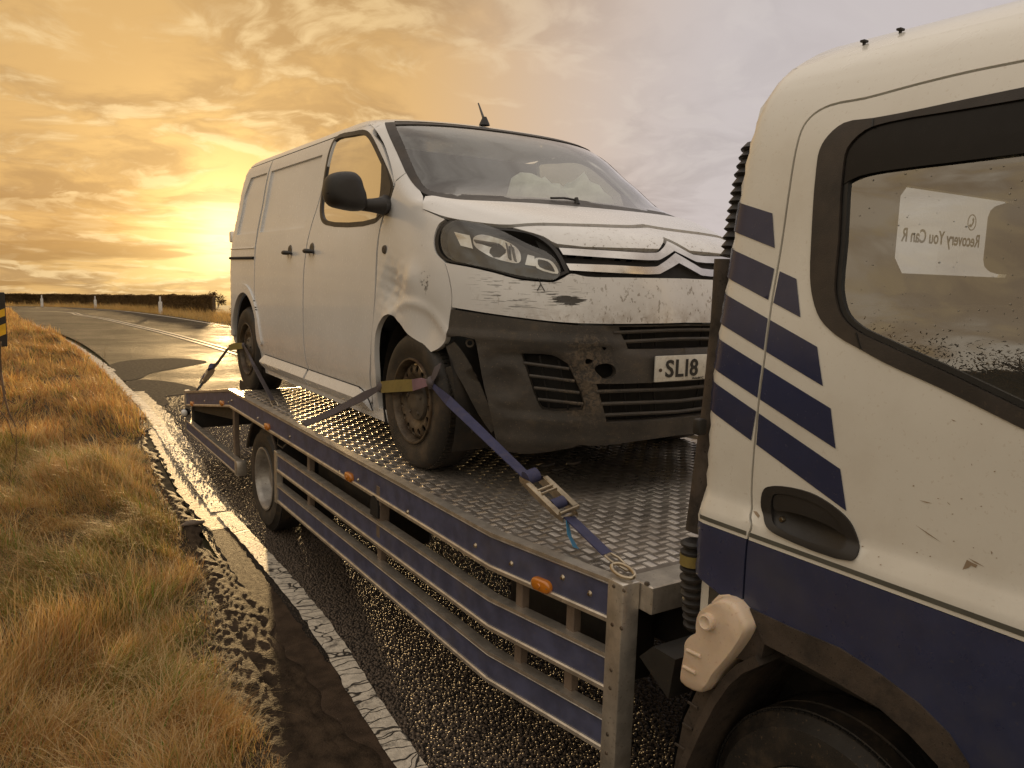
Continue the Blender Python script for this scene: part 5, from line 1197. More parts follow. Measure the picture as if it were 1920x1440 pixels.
# five-bar tread: groups of short raised bars, turned alternately
pit = .0535; bars = []
nxn = int((XR-XL-.08)/pit); nyn = int((8.36-1.95)/pit)
ii, jj = np.meshgrid(np.arange(nxn), np.arange(nyn)); ii = ii.ravel(); jj = jj.ravel()
cx = XL+.045+pit*(ii+.5); cy = 1.95+pit*(jj+.5); par = (ii+jj) % 2
okm = (cy > 2.5) | ((cx > np.interp(cy, [1.9, 2.49], [1.69, XL+.03])) & (cx < 2*2.65-np.interp(cy, [1.9, 2.49], [1.69, XL+.03])))
cx, cy, par = cx[okm], cy[okm], par[okm]
# unit bar: six-sided mound
ub_ = np.array([[-1, 0, 0], [-.55, -1, 0], [.55, -1, 0], [1, 0, 0], [.55, 1, 0], [-.55, 1, 0], [-.55, 0, 1], [.55, 0, 1]], float)
uf = np.array([[0, 1, 6], [1, 2, 7], [1, 7, 6], [2, 3, 7], [3, 4, 7], [4, 5, 6], [4, 6, 7], [5, 0, 6]])
allV = []
for k in range(5):
    o_ = (k-2)*.0096; L = .0200; wd = .0034
    bx = np.where(par == 0, cx+o_, cx)[:, None]; by = np.where(par == 0, cy, cy+o_)[:, None]
    lx = np.where(par == 0, wd, L)[:, None]; ly = np.where(par == 0, L, wd)[:, None]
    # mound long axis is local x for par 1 and y for par 0
    ux = np.where(par[:, None] == 0, ub_[None, :, 1], ub_[None, :, 0]); uy = np.where(par[:, None] == 0, ub_[None, :, 0], ub_[None, :, 1])
    X = bx+ux*lx; Y = by+uy*ly; Z = np.where(Y > 6.59, -(Y-6.59)*.1481, 0)+ub_[None, :, 2]*.0034+.0
    allV.append(np.stack([X, Y, Z], -1))
A = np.concatenate(allV).reshape(-1, 3); nb = len(A)//8
Fq = (uf[None]+8*np.arange(nb)[:, None, None]).reshape(-1, 3)
# orientation differs for turned bars
o_ = quick('tread_bars', A, Fq, MAT['lug'], TR, kind='stuff', smooth=True)
# --- side rails: aluminium channel with a blue face
def rail(name, zt, zb, p0, p1, infill=True, lip=.022):
    pth = [p for p in path if p0 <= p[1] <= p1]
    def px_at(y):
        for a, b in zip(path[:-1], path[1:]):
            if a[1] <= y <= b[1]: t = (y-a[1])/(b[1]-a[1]); return tuple(np.array(a)*(1-t)+np.array(b)*t)
    ps = [px_at(p0)]+[p for p in pth if p0 < p[1] < p1]+[px_at(p1)]
    top = sweep(ps, [(-.035, zt), (.014, zt), (.014, zt-lip*.55), (.010, zt-lip*.62), (.014, zt-lip*.75), (.010, zt-lip), (-.035, zt-lip)])
    botm = sweep(ps, [(-.035, zb+lip*.85), (.010, zb+lip*.85), (.014, zb+lip*.6), (.014, zb), (-.035, zb)])
    r_ = obj(name, *join(top, botm), AL, TR, 30)
    obj('blue_face', *sweep(ps, [(-.010, zt-lip), (.0035, zt-lip), (.0035, zb+lip*.85), (-.010, zb+lip*.85)]), BLU, r_, 30)
    return r_, ps
ZT = .022
main, mp_ = rail('side_rail', ZT, -.128, 1.90, 8.40)
g1, _ = rail('side_guard_rail', -.238, -.372, 1.90, 5.29)
g2, _ = rail('side_guard_rail', -.460, -.590, 1.90, 5.29)
for o in (main, g1, g2): mirror_copy(o, 2.65)
# groove pressed in the blue faces
for z0_, p in ((-.055, main), (-.312, g1), (-.53, g2)):
    pass
def on_rail(u, v, extra=.014):
    """point of the near rail face seen at a photo pixel"""
    for a, b in zip(path[:-1], path[1:]):
        a3 = np.array(a); b3 = np.array(b); d = b3-a3; n = np.array([-d[1], d[0], 0.]); n /= np.linalg.norm(n)
        r = ray(u, v); t = ((a3+n*extra-CAM)@n)/(r@n); q = CAM+r*t
        if a[1]-1e-3 <= q[1] <= b[1]+1e-3: return q, n
    return q, n
# corner post, end posts, uprights, cross rail
pz = at(1148, 1093, 0, 1.64)
obj('corner_post', *box((1.640, 1.828, -.665), (1.715, 1.905, .024), .006, 2), AL, TR, 30)
obj('corner_post', *box((2*2.65-1.715, 1.828, -.665), (2*2.65-1.640, 1.905, .024), .006, 2), AL, TR, 30)
PB = TR
for (u, v) in ((1151,1099),(1170,1107),(1148,1171),(1165,1178),(1146,1256),(1144,1290),(1139,1377),(1137,1412)):
    q = at(u, v, 0, 1.640); obj('rivet', *lathe([(.001, .004), (.005, .004), (.008, .0)], (1.6405, q[1], q[2]), (-1, 0, 0), 8), MAT['rust_rim'], TR, 30)
obj('end_post', *box((XL-.016, 5.28, -.600), (XL+.03, 5.335, -.232), .004), AL, TR)
for y in (2.10, 2.36, 3.62, 4.72):
    x = float(np.interp(y, [1.9, 2.49, 9], [1.655, XL, XL])); obj('rail_upright', *box((x+.020, y-.022, -.60), (x+.055, y+.022, -.10), .003), MAT['stone'], TR)
obj('cross_rail', *box((1.718, 1.775, -.075), (2*2.65-1.718, 1.895, .020), .004), AL, TR, 30)
obj('cross_rail_bolt', *lathe([(.001, .008), (.008, .008), (.010, 0)], at(1213, 1096, 2, .020), (0, 0, 1), 8), MAT['rust_rim'], TR, 30)
# beavertail: lower strut, upright and box end
sb = [(XL, 8.39, 0), (XL, 6.46, 0)]
st = obj('tail_strut', *box((XL-.012, 6.42, -.640), (XL+.04, 8.385, -.552), .004), BLU, TR)
obj('strut_edge', *box((XL-.016, 6.42, -.557), (XL+.04, 8.385, -.538), .003), AL, st); obj('strut_edge', *box((XL-.016, 6.42, -.652), (XL+.04, 8.385, -.634), .003), AL, st)
obj('strut_end', *box((XL-.020, 6.35, -.655), (XL+.06, 6.425, -.535), .006, 2), AL, TR, 30)
obj('tail_upright', *box((XL+.03, 6.60, -.62), (XL+.07, 6.66, -.12), .004), MAT['stone'], TR)
obj('tail_plate', *box((XL-.02, 8.395, -.66), (XL+.03, 8.425, -.235), .004), AL, TR)
obj('tail_beam', *box((XL+.04, 8.32, -.62), (XR-.04, 8.40, -.33), .01), CH, TR)
obj('tail_side', *prism([(6.66, -.13), (8.36, -.39), (8.36, -.44), (6.66, -.25)], lambda p: (XL+.05, p[0], p[1]), lambda p: (XL+.08, p[0], p[1])), CH, TR)
# amber side markers and bolts
def marker(u, v, L, H):
    q, n = on_rail(u, v, .004); e = np.array([n[1], -n[0], 0.]); e = np.array([-n[1], n[0], 0])
    def stad(l, h, k=9): return [(l/2-h/2+h/2*math.cos(t), h/2*math.sin(t)) for t in np.linspace(-math.pi/2, math.pi/2, k)]+[(-(l/2-h/2)-h/2*math.cos(t), -h/2*math.sin(t)) for t in np.linspace(-math.pi/2, math.pi/2, k)]
    S = stad(L, H); f = lambda s, d: (lambda p: q+e*p[0]*s+np.array([0, 0, p[1]*s])+n*d)
    V = []; F = []; k = len(S)
    for s, d in ((1, 0), (1, .012), (.93, .018), (.72, .022)): V += [tuple(f(s, d)(p)) for p in S]
    for i in range(3):
        for j in range(k): F.append([i*k+j, i*k+(j+1) % k, (i+1)*k+(j+1) % k, (i+1)*k+j])
    F.append([3*k+j for j in range(k)])
    ML = obj('side_marker_lamp', V, F, MAT['amber'], TR, 40)
    b = lathe([(.001, .004), (H*.16, .004), (H*.20, 0)], q+n*.0225, tuple(n), 10)
    obj('lamp_lens_spot', *b, MAT['amber'], ML, 40)
    for s in (-.36, .36): obj('lamp_screw', *lathe([(.001, .003), (.004, .002), (.005, 0)], q+n*.019+e*L*s, tuple(n), 8), MAT['stone'], ML)
for u, v, L, H in ((1018,1096,.098,.048),(657,894,.10,.048),(503,800,.10,.048),(418,756,.10,.045),(362,757,.10,.045)): marker(u, v, L, H)
for (u, v) in ((892,1023),(959,1057),(1106,1113),(1055,1083),(637,885),(544,819),(484,784),(435,751),(429,754),(384,752),(765,960),(672,900)):
    q, n = on_rail(u, v, .0035); obj('rail_bolt', *lathe([(.001, .009), (.006, .008), (.009, .002), (.011, 0)], q, tuple(n), 8), MAT['steel'], TR, 40)
# dark slot with its post showing under the rail
q, n = on_rail(705, 930, .004)
sl_ = [(-.048, -.085), (-.048, -.02), (-.035, .012), (0, .024), (.035, .012), (.048, -.02), (.048, -.085)]
obj('stake_pocket', *prism(sl_, lambda p: (XL-.015, q[1]+p[0], q[2]+.0+p[1]-.02), lambda p: (XL+.01, q[1]+p[0], q[2]+p[1]-.02)), MAT['dark'], TR)
obj('stake_post', *box((XL-.005, q[1]-.05, -.33), (XL+.05, q[1]-.005, -.06), .004), MAT['stone'], TR)
# white and red lamp on a rubber stalk at the tail
q = at(341, 771, 1, 8.42)
TLm = obj('tail_lamp', *lathe([(.012, 0), (.022, .02), (.036, .05), (.042, .09), (.042, .10)], q+[.09, .03, 0], (-.75, -.66, -.1), 18), MAT['black_plastic'], TR, 40)
d_ = Vector((-.75, -.66, -.1)).normalized(); obj('lamp_lens', *lathe([(.036, 0), (.032, .014), (.020, .026), (.001, .030)], Vector(q+[.09, .03, 0])+d_*.098, d_, 18), MAT['lampwhite'], TLm, 60)
# --- chassis, tanks, rear wheels
obj('chassis_rail', *box((2.05, -.6, -.36), (2.13, 8.30, -.14), .006), CH, TR); obj('chassis_rail', *box((3.17, -.6, -.36), (3.25, 8.30, -.14), .006), CH, TR)
for y in (2.6, 3.4, 4.2, 5.0, 5.8, 6.5): obj('cross_member', *box((XL+.06, y-.03, -.15), (XR-.06, y+.03, -.055), .004), CH, TR)
obj('tool_box', *box((1.68, 3.85, -.52), (2.00, 4.85, -.17), .02), CH, TR, 30)
obj('fuel_tank', *box((1.80, 2.05, -.50), (2.03, 2.75, -.18), .04, 2), CH, TR, 40)
obj('battery_box', *box((3.28, 2.4, -.55), (3.65, 3.2, -.2), .02), CH, TR, 30)
obj('axle', *cyl((1.7, 5.82, -.56), (3.6, 5.82, -.56), .07, n=14), CH, TR, 40)
def truck_wheel(cx, cy, cz, R=.392, dish=.135, sgn=-1):
    ax = (sgn, 0, 0)
    t = lathe([(.232, -.02), (.240, -.004), (.262, .004), (.31, .010), (.345, .006), (.352, -.002), (.366, -.018), (R, -.030), (R, -.085), (R-.008, -.088), (R-.008, -.096), (R, -.099), (R, -.19), (R-.02, -.215), (.30, -.225), (.232, -.2)], (cx, cy, cz), ax, 80)
    Wt = obj('wheel', *t, MAT['rubber'], TR, 35)
    gv = []
    for i in range(110):
        a = 2*math.pi*i/110; gv.append(boxc((cx-sgn*.034, cy+(R-.006)*math.cos(a), cz+(R-.006)*math.sin(a)), (.030, .005, .018), 0, 1, Matrix.Rotation(a, 3, 'X')))
    obj('tyre_tread', *join(*gv), MAT['dark'], Wt, kind='stuff')
    r = lathe([(.222, -.06), (.236, -.004), (.238, .008), (.226, .010), (.214, -.004), (.208, -.03), (.195, -dish*.6), (.175, -dish), (.11, -dish-.006), (.095, -dish+.05), (.085, -dish+.075), (.001, -dish+.08)], (cx, cy, cz), ax, 60)
    obj('rim', *r, MAT['rail_rim'], Wt, 45)
    for a in np.linspace(0, 2*math.pi, 6, endpoint=False): obj('wheel_nut', *cyl((cx-sgn*(dish-.002), cy+.135*math.cos(a), cz+.135*math.sin(a)), (cx-sgn*(dish-.030), cy+.135*math.cos(a), cz+.135*math.sin(a)), .013, n=6), MAT['rust_rim'], Wt, 30)
    return Wt
RW = (5.83, -.557)
truck_wheel(1.61, *RW)
for x in (1.865, 3.235, 3.49): obj('wheel', *lathe([(.05, -.02), (.232, -.02), (.262, .004), (.345, .004), (.392, -.03), (.392, -.19), (.30, -.22), (.05, -.2)], (x, *RW), (-1, 0, 0), 48), MAT['rubber'], TR, 35)
# thin mudguard hoop over the rear wheel
V = []; F = []; n = 26
for i in range(n):
    a = math.radians(20+165*i/(n-1)); r = .455
    for x in (1.60, 2.08): V.append((x, RW[0]-.0+r*math.cos(a), min(RW[1]+r*math.sin(a), -.13)))
for i in range(n-1): F.append([2*i, 2*i+2, 2*i+3, 2*i+1])
obj('rear_mudguard', V, F, CH, TR, 40)
V2 = [tuple(p) for p in V[::2]]; obj('mudguard_edge', *tube(V2, .012, 6), MAT['arch'], TR, 40)
obj('wiring', *tube([(XL+.05, 5.42, -.14), (XL+.02, 5.36, -.20), (XL+.03, 5.28, -.21), (XL+.04, 5.22, -.17)], .006, 6), blk, TR, 40)

# ================================================================== CAB
CP = MAT['cab']
cprof = pchip([-.10, .06, .30, .345, .385, .65, 1.07, 1.35, 1.45, 1.54, 1.615, 1.685, 1.735, 1.77, 1.79], [1.70, 1.70, 1.697, 1.700, 1.722, 1.722, 1.765, 1.805, 1.835, 1.885, 1.965, 2.09, 2.24, 2.43, 2.66])
CYB = 1.612; CYF = -.75; CXC = 2.66; RB_ = .055
def cab_side(uv):
    y = uv[:, 0]; z = uv[:, 1]; x = cprof(z); d = np.clip(y-(CYB-RB_), 0, RB_*.995); return np.stack([x+RB_-np.sqrt(np.maximum(RB_**2-d*d, 0)), y, z], 1)
CAB = Chart(cab_side, lambda P: np.stack([-np.ones(len(P)), np.zeros(len(P)), np.full(len(P), .2)], 1))
def cab_hit(u, v):
    d = ray(u, v); t = np.arange(.8, 4.5, .01); p = CAM+d*t[:, None]; ins = (p[:, 0] > cprof(p[:, 2])) & (p[:, 2] < 1.785)
    i = np.argmax(ins); a, b = t[i]-.01, t[i]
    for _ in range(24):
        mm = .5*(a+b); q = CAM+d*mm
        if q[0] > cprof(q[2]) and q[2] < 1.785: b = mm
        else: a = mm
    return CAM+d*b
def kc(pts):
    out = []
    for p in pts:
        q = cab_hit(p[0], p[1]); out.append((min(q[1], CYB), q[2], p[2] if len(p) > 2 else 0))
    return out
gap_px = [(1900,118),(1820,134),(1720,158),(1623,184),(1558,197),(1526,214),(1507,236),(1494,274),(1481,349),(1471,420),(1462,480),(1448,560),(1434,668),(1422,760),(1414,841),(1409,923),(1407,966),(1409,985),(1402,1008),(1397,1060),(1393,1128)]
gap = [(a, b) for a, b, _ in kc(gap_px)]
zbl = .088
# rear pillar and roof panel behind and over the door
top_z = 1.62
archo = [(1408,1140),(1485,1176),(1575,1214),(1650,1262),(1725,1319),(1781,1375),(1819,1435)]
archi = [(1434,1206),(1500,1240),(1575,1281),(1650,1326),(1706,1375),(1762,1435)]
fy = -.55
gl_ = smooth_poly([(a, b) for a, b in gap], 3, closed=False)
y_end = gl_[0][0]; z_end = gl_[0][1]
gl_full = np.concatenate([[[fy, z_end+.01]], gl_])
body_poly = np.concatenate([gl_full+np.array([.004, .004])*0, [[CYB-.0005, zbl]], [[CYB-.0005, top_z]], [[fy, top_z]]])
# inset only along the gap by shifting it outward
def shift(P, g):
    d = np.gradient(P, axis=0); d /= np.maximum(np.linalg.norm(d, axis=1, keepdims=True), 1e-9); return P+np.stack([-d[:, 1], d[:, 0]], 1)*g
gO = shift(gl_full, .0035); gI = shift(gl_full, -.0035)
pin_z = .300
# split the rear corner panel into its white upper part and blue skirt
def cutline(P, z):
    k = int(np.argmin(np.abs(P[:, 1]-z)+(P[:, 0] < 1.2)*9)); return k
kO = cutline(gO, pin_z); 
up_poly = np.concatenate([gO[:kO], [[gO[kO][0], pin_z]], [[CYB-.0005, pin_z]], [[CYB-.0005, top_z]], [[fy, top_z]]])
CS = panel('cab_shell', up_poly, CAB, CP, TR, step=.03, thick=.03, smooth=50); mirror_copy(CS, CXC)
lo_poly = np.concatenate([[[gO[kO][0], pin_z-.002]], gO[kO+1:], [[gO[-1][0], zbl], [CYB-.0005, zbl+.055], [CYB-.0005, pin_z-.002]]])
o = panel('blue_skirt', lo_poly, CAB, MAT['navy'], TR, step=.03, thick=.03, smooth=50); mirror_copy(o, CXC)
# roof and rear wall
zs_ = [top_z-.004, 1.645, 1.67, 1.70, 1.73, 1.755, 1.775, 1.79]; ysR = [CYB-.0, CYB-.003, CYB-.014, CYB-.03, CYB-.05, 1.45, 1.2, .8, .4, 0, -.3, fy]
V = []; F = []
sec = [(float(cprof(z)), z) for z in zs_]; sec = sec+[(2*CXC-x, z) for x, z in sec[::-1][1:]]; k = len(sec)
for y in ysR:
    d = np.clip(y-(CYB-.06), 0, .0599); drop = .06-math.sqrt(.06**2-d*d)
    for x, z in sec: V.append((CXC+(x-CXC)*(1-drop*.55), y, z-drop*1.0*np.clip((z-1.56)/.15, 0, 1)))
for i in range(len(ysR)-1):
    for j in range(k-1): F.append([i*k+j, (i+1)*k+j, (i+1)*k+j+1, i*k+j+1])
obj('cab_roof', V, F, CP, TR, 60)
rw = [(1.76, -.0), (1.765, .65), (1.80, 1.07), (1.84, 1.35), (1.88, 1.50), (1.97, 1.60), (2.12, 1.665), (2.40, 1.695)]
rwp = rw+[(2*CXC-x, z) for x, z in rw[::-1]]
# rear window opening, as seen through the door glass
wq = [at(u, v, 1, CYB-.03) for u, v in ((1680,345),(1873,375),(1862,528),(1700,513),(1680,498))]
wx0 = wq[0][0]; wz1 = wq[0][2]; wz0 = wq[3][2]
wx0 = min(q[0] for q in wq); 
RWIN = [(wx0, wz0+.05), (wx0+.05, wz0), (2*CXC-wx0+.55, wz0), (2*CXC-wx0+.6, wz0+.05), (2*CXC-wx0+.6, wz1-.04), (2*CXC-wx0+.55, wz1), (wx0+.04, wz1), (wx0, wz1-.04)]
WALLC = Chart(lambda uv: np.stack([uv[:, 0], np.full(len(uv), CYB-.004), uv[:, 1]], 1), lambda P: np.tile([0, 1.0, 0], (len(P), 1)))
print('rear window', wx0, wz0, wz1)
obj('cab_rear_wall', *panel_geo(rwp, WALLC, [RWIN], .12, .03), CP, TR, 30)
obj('rear_lining', *panel_geo([(1.84,.0),(1.86,1.07),(1.90,1.35),(1.98,1.48),(2*CXC-1.98,1.48),(2*CXC-1.90,1.35),(2*CXC-1.86,1.07),(2*CXC-1.84,.0)], WALLC, [RWIN], .15, .01, -.036), MAT['interior2'], TR, 30)
RGL = obj('rear_window', *panel_geo(RWIN, WALLC, [], .2, 0, -.012, rim=False), MAT['lens'], TR)
# --- cab door with its window
C7 = lambda x, y: (1280+x/1.8469, 300+y/1.8469)
hO = kc([C7(*p)+(c_,) for p, c_ in (((285,1140),0),((320,1128),0),((440,1150),0),((520,1195),0),((580,1250),0),((608,1310),0),((605,1372),0),((585,1388),0),((330,1298),0),((288,1262),0),((276,1200),0))])
hI = kc([C7(*p)+(0,) for p in ((315,1165),(332,1155),(430,1175),(500,1210),(550,1260),(567,1300),(563,1348),(545,1352),(332,1276),(312,1240))])
ho = smooth_poly(hO, 4); hi_ = smooth_poly(hI, 4)

kI = cutline(gI, pin_z)
win_o = [(1920,166),(1817,187),(1704,211),(1639,223),(1584,232),(1555,255),(1539,281),(1532,323),(1524,435),(1521,517),(1526,560),(1540,598),(1572,630),(1616,655),(1659,679),(1767,728),(1915,801)]
win_i = [(1918,187),(1800,207),(1671,229),(1623,245),(1590,278),(1581,323),(1573,450),(1566,527),(1567,554),(1578,592),(1605,619),(1659,646),(1767,695),(1915,766)]
wo_ = kc(win_o); wi_ = kc(win_i)
wo_p = smooth_poly(wo_, 3, closed=False); wi_p = smooth_poly(wi_, 3, closed=False)
# carry the window forward out of the photograph to the door's front edge
slo = (wo_p[-1][1]-wo_p[-6][1])/(wo_p[-1][0]-wo_p[-6][0]); fw = .12
def close_win(P, pad): return np.concatenate([P, [[fw+.25, P[-1][1]+(fw+.25-P[-1][0])*.25]], [[fw+pad, P[-1][1]-.06]], [[fw+pad+.10, P[0][1]-.25]], [[fw+pad+.42, P[0][1]]]])
wo_c = close_win(wo_p, -.04); wi_c = close_win(wi_p, 0.0)
up_door = np.concatenate([[[-.05, z_end+.005]], gI[1:kI], [[gI[kI][0], pin_z]], [[-.05, pin_z]]])
DR = panel('cab_door', up_door, CAB, CP, TR, holes=[wo_c, inset(densify(ho, .01), .006)], step=.03, thick=.03, smooth=50)
SL = panel('window_seal', inset(densify(wo_c, .03), -.001), CAB, MAT['trim'], DR, holes=[wi_c], step=.02, thick=.03, off=lambda uv, P: .004+0*uv[:, 0])
GL_ = panel('window_pane', inset(densify(wi_c, .03), -.006), CAB, MAT['glass_c'], DR, step=.06, thick=0, rim=False, off=-.012, smooth=60)
# joint in the seal, channel at its inner edge
wch = inset(densify(wi_c, .03), .002)
panel('window_channel', wch, CAB, MAT['ink'], DR, holes=[inset(wch, .012)], step=.02, thick=.02, off=-.004)
for a, b in (((1616,655),(1607,624)), ((1639,223),(1638,238))):
    p = cab_hit(*a); q = cab_hit(*b); obj('seal_joint', *bar(p+[-.0055, 0, 0], q+[-.0055, 0, 0], .003, .003, 0), MAT['ink'], SL)
# dark deflector across the top of the window
dfl = kc([(1915,187),(1800,207),(1671,229),(1623,245),(1592,278),(1583,318),(1580,345),(1590,339),(1612,329),(1655,320),(1780,304),(1915,287)])
d0 = smooth_poly(dfl[:-1], 2, closed=False)
dpoly = np.concatenate([[[fw+.30, dfl[0][1]]], d0, [[dfl[-1][0], dfl[-1][1]]], [[fw+.22, dfl[-1][1]+.0]]])
panel('wind_deflector', dpoly, CAB, simple('smoked_deflector', (.006, .005, .005), .30, spec=0.25), DR, step=.04, thick=.003, off=-.002)
# blue lower half of the door down to the wheel arch
ao = [(a, b) for a, b, _ in kc(archo)]
arch_e = [(p[0], p[1]) for p in ao]
last = arch_e[-1]; WC = (1.17, -.555); 
ext_a = [(WC[0]-.43*math.sin(t)-.0, WC[1]+.44*math.cos(t)) for t in (math.radians(62), math.radians(85))]
cab_bl = np.concatenate([[[-.05, pin_z-.002]], [[gI[kI][0], pin_z-.002]], gI[kI+1:], arch_e[:], ext_a, [[-.05, -.55]]])
o = panel('blue_door_skirt', cab_bl, CAB, MAT['navy'], DR, step=.03, thick=.03, smooth=50)
mirror_copy(DR, CXC)
# pinstripe
ps_ = [(zb_+pin_z) for zb_ in (.010, .022)]
for a, b, par in ((gO[kO][0]+.002, CYB-.004, CS), (-.04, gI[kI][0]-.002, DR)):
    panel('pinstripe', [(a, ps_[0]), (b, ps_[0]), (b, ps_[1]), (a, ps_[1])], CAB, MAT['pin'], par, step=.04, thick=0, rim=False, off=.0015)
# five slanting stripes, cut at the door gap
C7 = lambda x, y: (1280+x/1.8469, 300+y/1.8469)
ST = [[(187,138),(312,185),(320,305),(162,238)], [(155,297),(395,412),(409,545),(133,395)], [(128,450),(467,647),(487,783),(115,552)], [(105,603),(514,860),(531,1000),(95,708)], [(90,750),(547,1070),(568,1215),(78,850)]]
def halfplane(P, keep_rear):
    """split a polygon at the door gap"""
    P = densify(np.array(P), .01); g = np.interp(P[:, 1], gl_[::-1][:, 1], gl_[::-1][:, 0]); m = (P[:, 0] > g+.004) if keep_rear else (P[:, 0] < g-.004); return P[m]
for i, s in enumerate(ST):
    q = []
    for j, p in enumerate(s):
        u, v = C7(*p); 
        h = cab_hit(u, v) if (j in (1, 2)) else None
        if h is None:
            d = ray(u, v); t = (CYB-CAM[1])/d[1]; hh = CAM+d*t; h = cab_hit(u, v)
        q.append((min(h[1], CYB-.001), h[2]))
    q[0] = (CYB-.002, q[0][1]); q[3] = (CYB-.002, q[3][1])
    for rear, par in ((True, CS), (False, DR)):
        pp = halfplane(q, rear)
        if len(pp) > 6 and np.ptp(pp[:, 0]) > .004: panel('stripe', pp, CAB, MAT['decal'], par, step=.02, thick=0, rim=False, off=.0018)
# recessed door handle
HD = panel('door_handle', ho, CAB, MAT['black_plastic'], DR, holes=[hi_], step=.008, thick=.02, off=lambda uv, P: .006+0*uv[:, 0], smooth=50)
hc = np.mean([p[:2] for p in hI], 0)
panel('handle_cup', inset(densify(hi_, .01), -.004), CAB, MAT['black_plastic'], HD, step=.01, thick=0, rim=False, off=lambda uv, P: -.004-.020*np.clip(1-((uv[:, 0]-hc[0])/.10)**2, 0, 1)*np.clip((hc[1]+.035-uv[:, 1])/.05, 0, 1), smooth=60)
lev = kc([C7(*p)+(0,) for p in ((318,1164),(335,1157),(430,1177),(500,1212),(548,1262),(562,1298),(520,1272),(440,1238),(370,1218),(318,1208))])
panel('handle_lever', smooth_poly(lev, 4), CAB, MAT['black_plastic'], HD, step=.01, thick=.01, off=.002)
p = cab_hit(*C7(339, 1246)); obj('door_lock', *lathe([(.001, .006), (.006, .006), (.008, .002), (.009, -.004)], p+[.006, 0, 0], (-1, 0, 0), 12), MAT['steel'], HD, 50)
# scratches through the paint
rs = np.random.default_rng(9); chips = [[(820,1178),(846,1183),(866,1189),(845,1187)], [(808,1264),(850,1291),(898,1325),(852,1297)], [(990,1378),(1015,1390),(1048,1410),(1012,1394)], [(985,1384),(1003,1394),(1022,1402),(1016,1412),(1000,1404),(990,1412),(970,1418),(978,1400)], [(915,1182),(922,1188),(930,1196),(921,1190)], [(930,897),(942,902),(949,905),(938,904)], [(1030,912),(1040,914),(1036,917)], [(1068,1352),(1074,1360),(1070,1366)], [(1000,1050),(1004,1056),(1001,1058)], [(245,1215),(258,1218),(268,1232),(262,1240),(252,1228)]]
for _ in range(16):
    x_, y_ = rs.uniform(620, 1150), rs.uniform(940, 1420)
    if y_ < 780+(x_-600)*.45: continue
    chips.append([(x_+rs.uniform(2, 5)*math.cos(t), y_+rs.uniform(1, 3)*math.sin(t)) for t in (0, 1.3, 2.6, 3.9, 5.2)])
for q in chips:
    panel('paint_chip', [p[:2] for p in kc([C7(*p) for p in q])], CAB, MAT['chipmark'], DR, step=.02, thick=0, rim=False, off=.0012)
# wheel arch trim and inner arch, rear mud flap
ai = [(a, b) for a, b, _ in kc(archi)]
tail_o = ext_a; tail_i = [(WC[0]-.37*math.sin(t), WC[1]+.38*math.cos(t)) for t in (math.radians(70), math.radians(90))]
panel('arch_trim', np.concatenate([arch_e, tail_o, tail_i[::-1], ai[::-1]]), CAB, MAT['arch'], TR, step=.02, thick=.05, off=.006, smooth=50)
# rear half of the arch: flat plastic guard with ribbed outer face
go = [(1408,1142),(1387,1246),(1345,1290),(1300,1365),(1275,1440)]; gi = [(1434,1206),(1432,1228),(1385,1262),(1345,1310),(1310,1380),(1285,1445)]
XG = 1.70
def xat(pts, x): return [at(u, v, 0, x) for u, v in pts]
a1 = xat([(1395,1150),(1440,1150),(1434,1206),(1428,1232),(1408,1243),(1370,1230),(1365,1205)], XG)
obj('guard_bracket', *prism([(p[1], p[2]) for p in a1], lambda p: (XG, p[0], p[1]), lambda p: (XG+.05, p[0], p[1])), MAT['arch'], TR, 30)
gm = xat([(1420,1228),(1387,1243),(1362,1266),(1335,1306),(1310,1355),(1288,1405),(1262,1470),(1240,1540)], XG)
V = []; F = []
for i, p in enumerate(gm):
    V += [(XG-.012, p[1], p[2]), (XG+.36, p[1], p[2]), (XG+.36, p[1]-.012, p[2]-.012), (XG-.012, p[1]-.020, p[2]-.020)]
for i in range(len(gm)-1): F += [[4*i+j, 4*i+(j+1) % 4, 4*i+4+(j+1) % 4, 4*i+4+j] for j in range(4)]
F += [[0, 1, 2, 3]]
obj('front_mudguard', V, F, MAT['arch'], TR, 30)
gl2 = xat([(1282,1295),(1300,1300),(1258,1440),(1238,1440)], XG+.02)
obj('mudguard_wing', *prism([(p[1], p[2]) for p in xat([(1310,1283),(1345,1295),(1308,1368),(1275,1455),(1250,1530),(1235,1530),(1262,1440),(1280,1350)], XG)], lambda p: (XG+.004, p[0], p[1]), lambda p: (XG+.03, p[0], p[1])), MAT['arch'], TR, 30)
for (u, v) in ((1296,1322),(1286,1362),(1272,1400)):
    p = at(u-6, v-6, 0, XG); q2 = at(u+12, v+6, 0, XG); obj('guard_rib', *bar(p+[0, 0, 0], q2+[0, 0, 0], .006, .008, .001), MAT['arch'], TR)
n = 20; V = []; F = []
for i in range(n):
    a = math.radians(-30+190*i/(n-1)); 
    for x in (1.735, 2.2): V.append((x, WC[0]+.47*math.cos(a)*1.04, WC[1]+.60*math.sin(a)))
for i in range(n-1): F.append([2*i, 2*i+2, 2*i+3, 2*i+1])
F.append([2*i+1 for i in range(n)]); obj('arch_liner', V, F, MAT['dark'], TR, 40)
truck_wheel(1.80, WC[0], WC[1], dish=-.02); obj('wheel', *lathe([(.05, -.02), (.232, -.02), (.262, .004), (.345, .004), (.392, -.03), (.392, -.19), (.30, -.22), (.05, -.2)], (3.75, *WC), (-1, 0, 0), 40), MAT['rubber'], TR, 35)
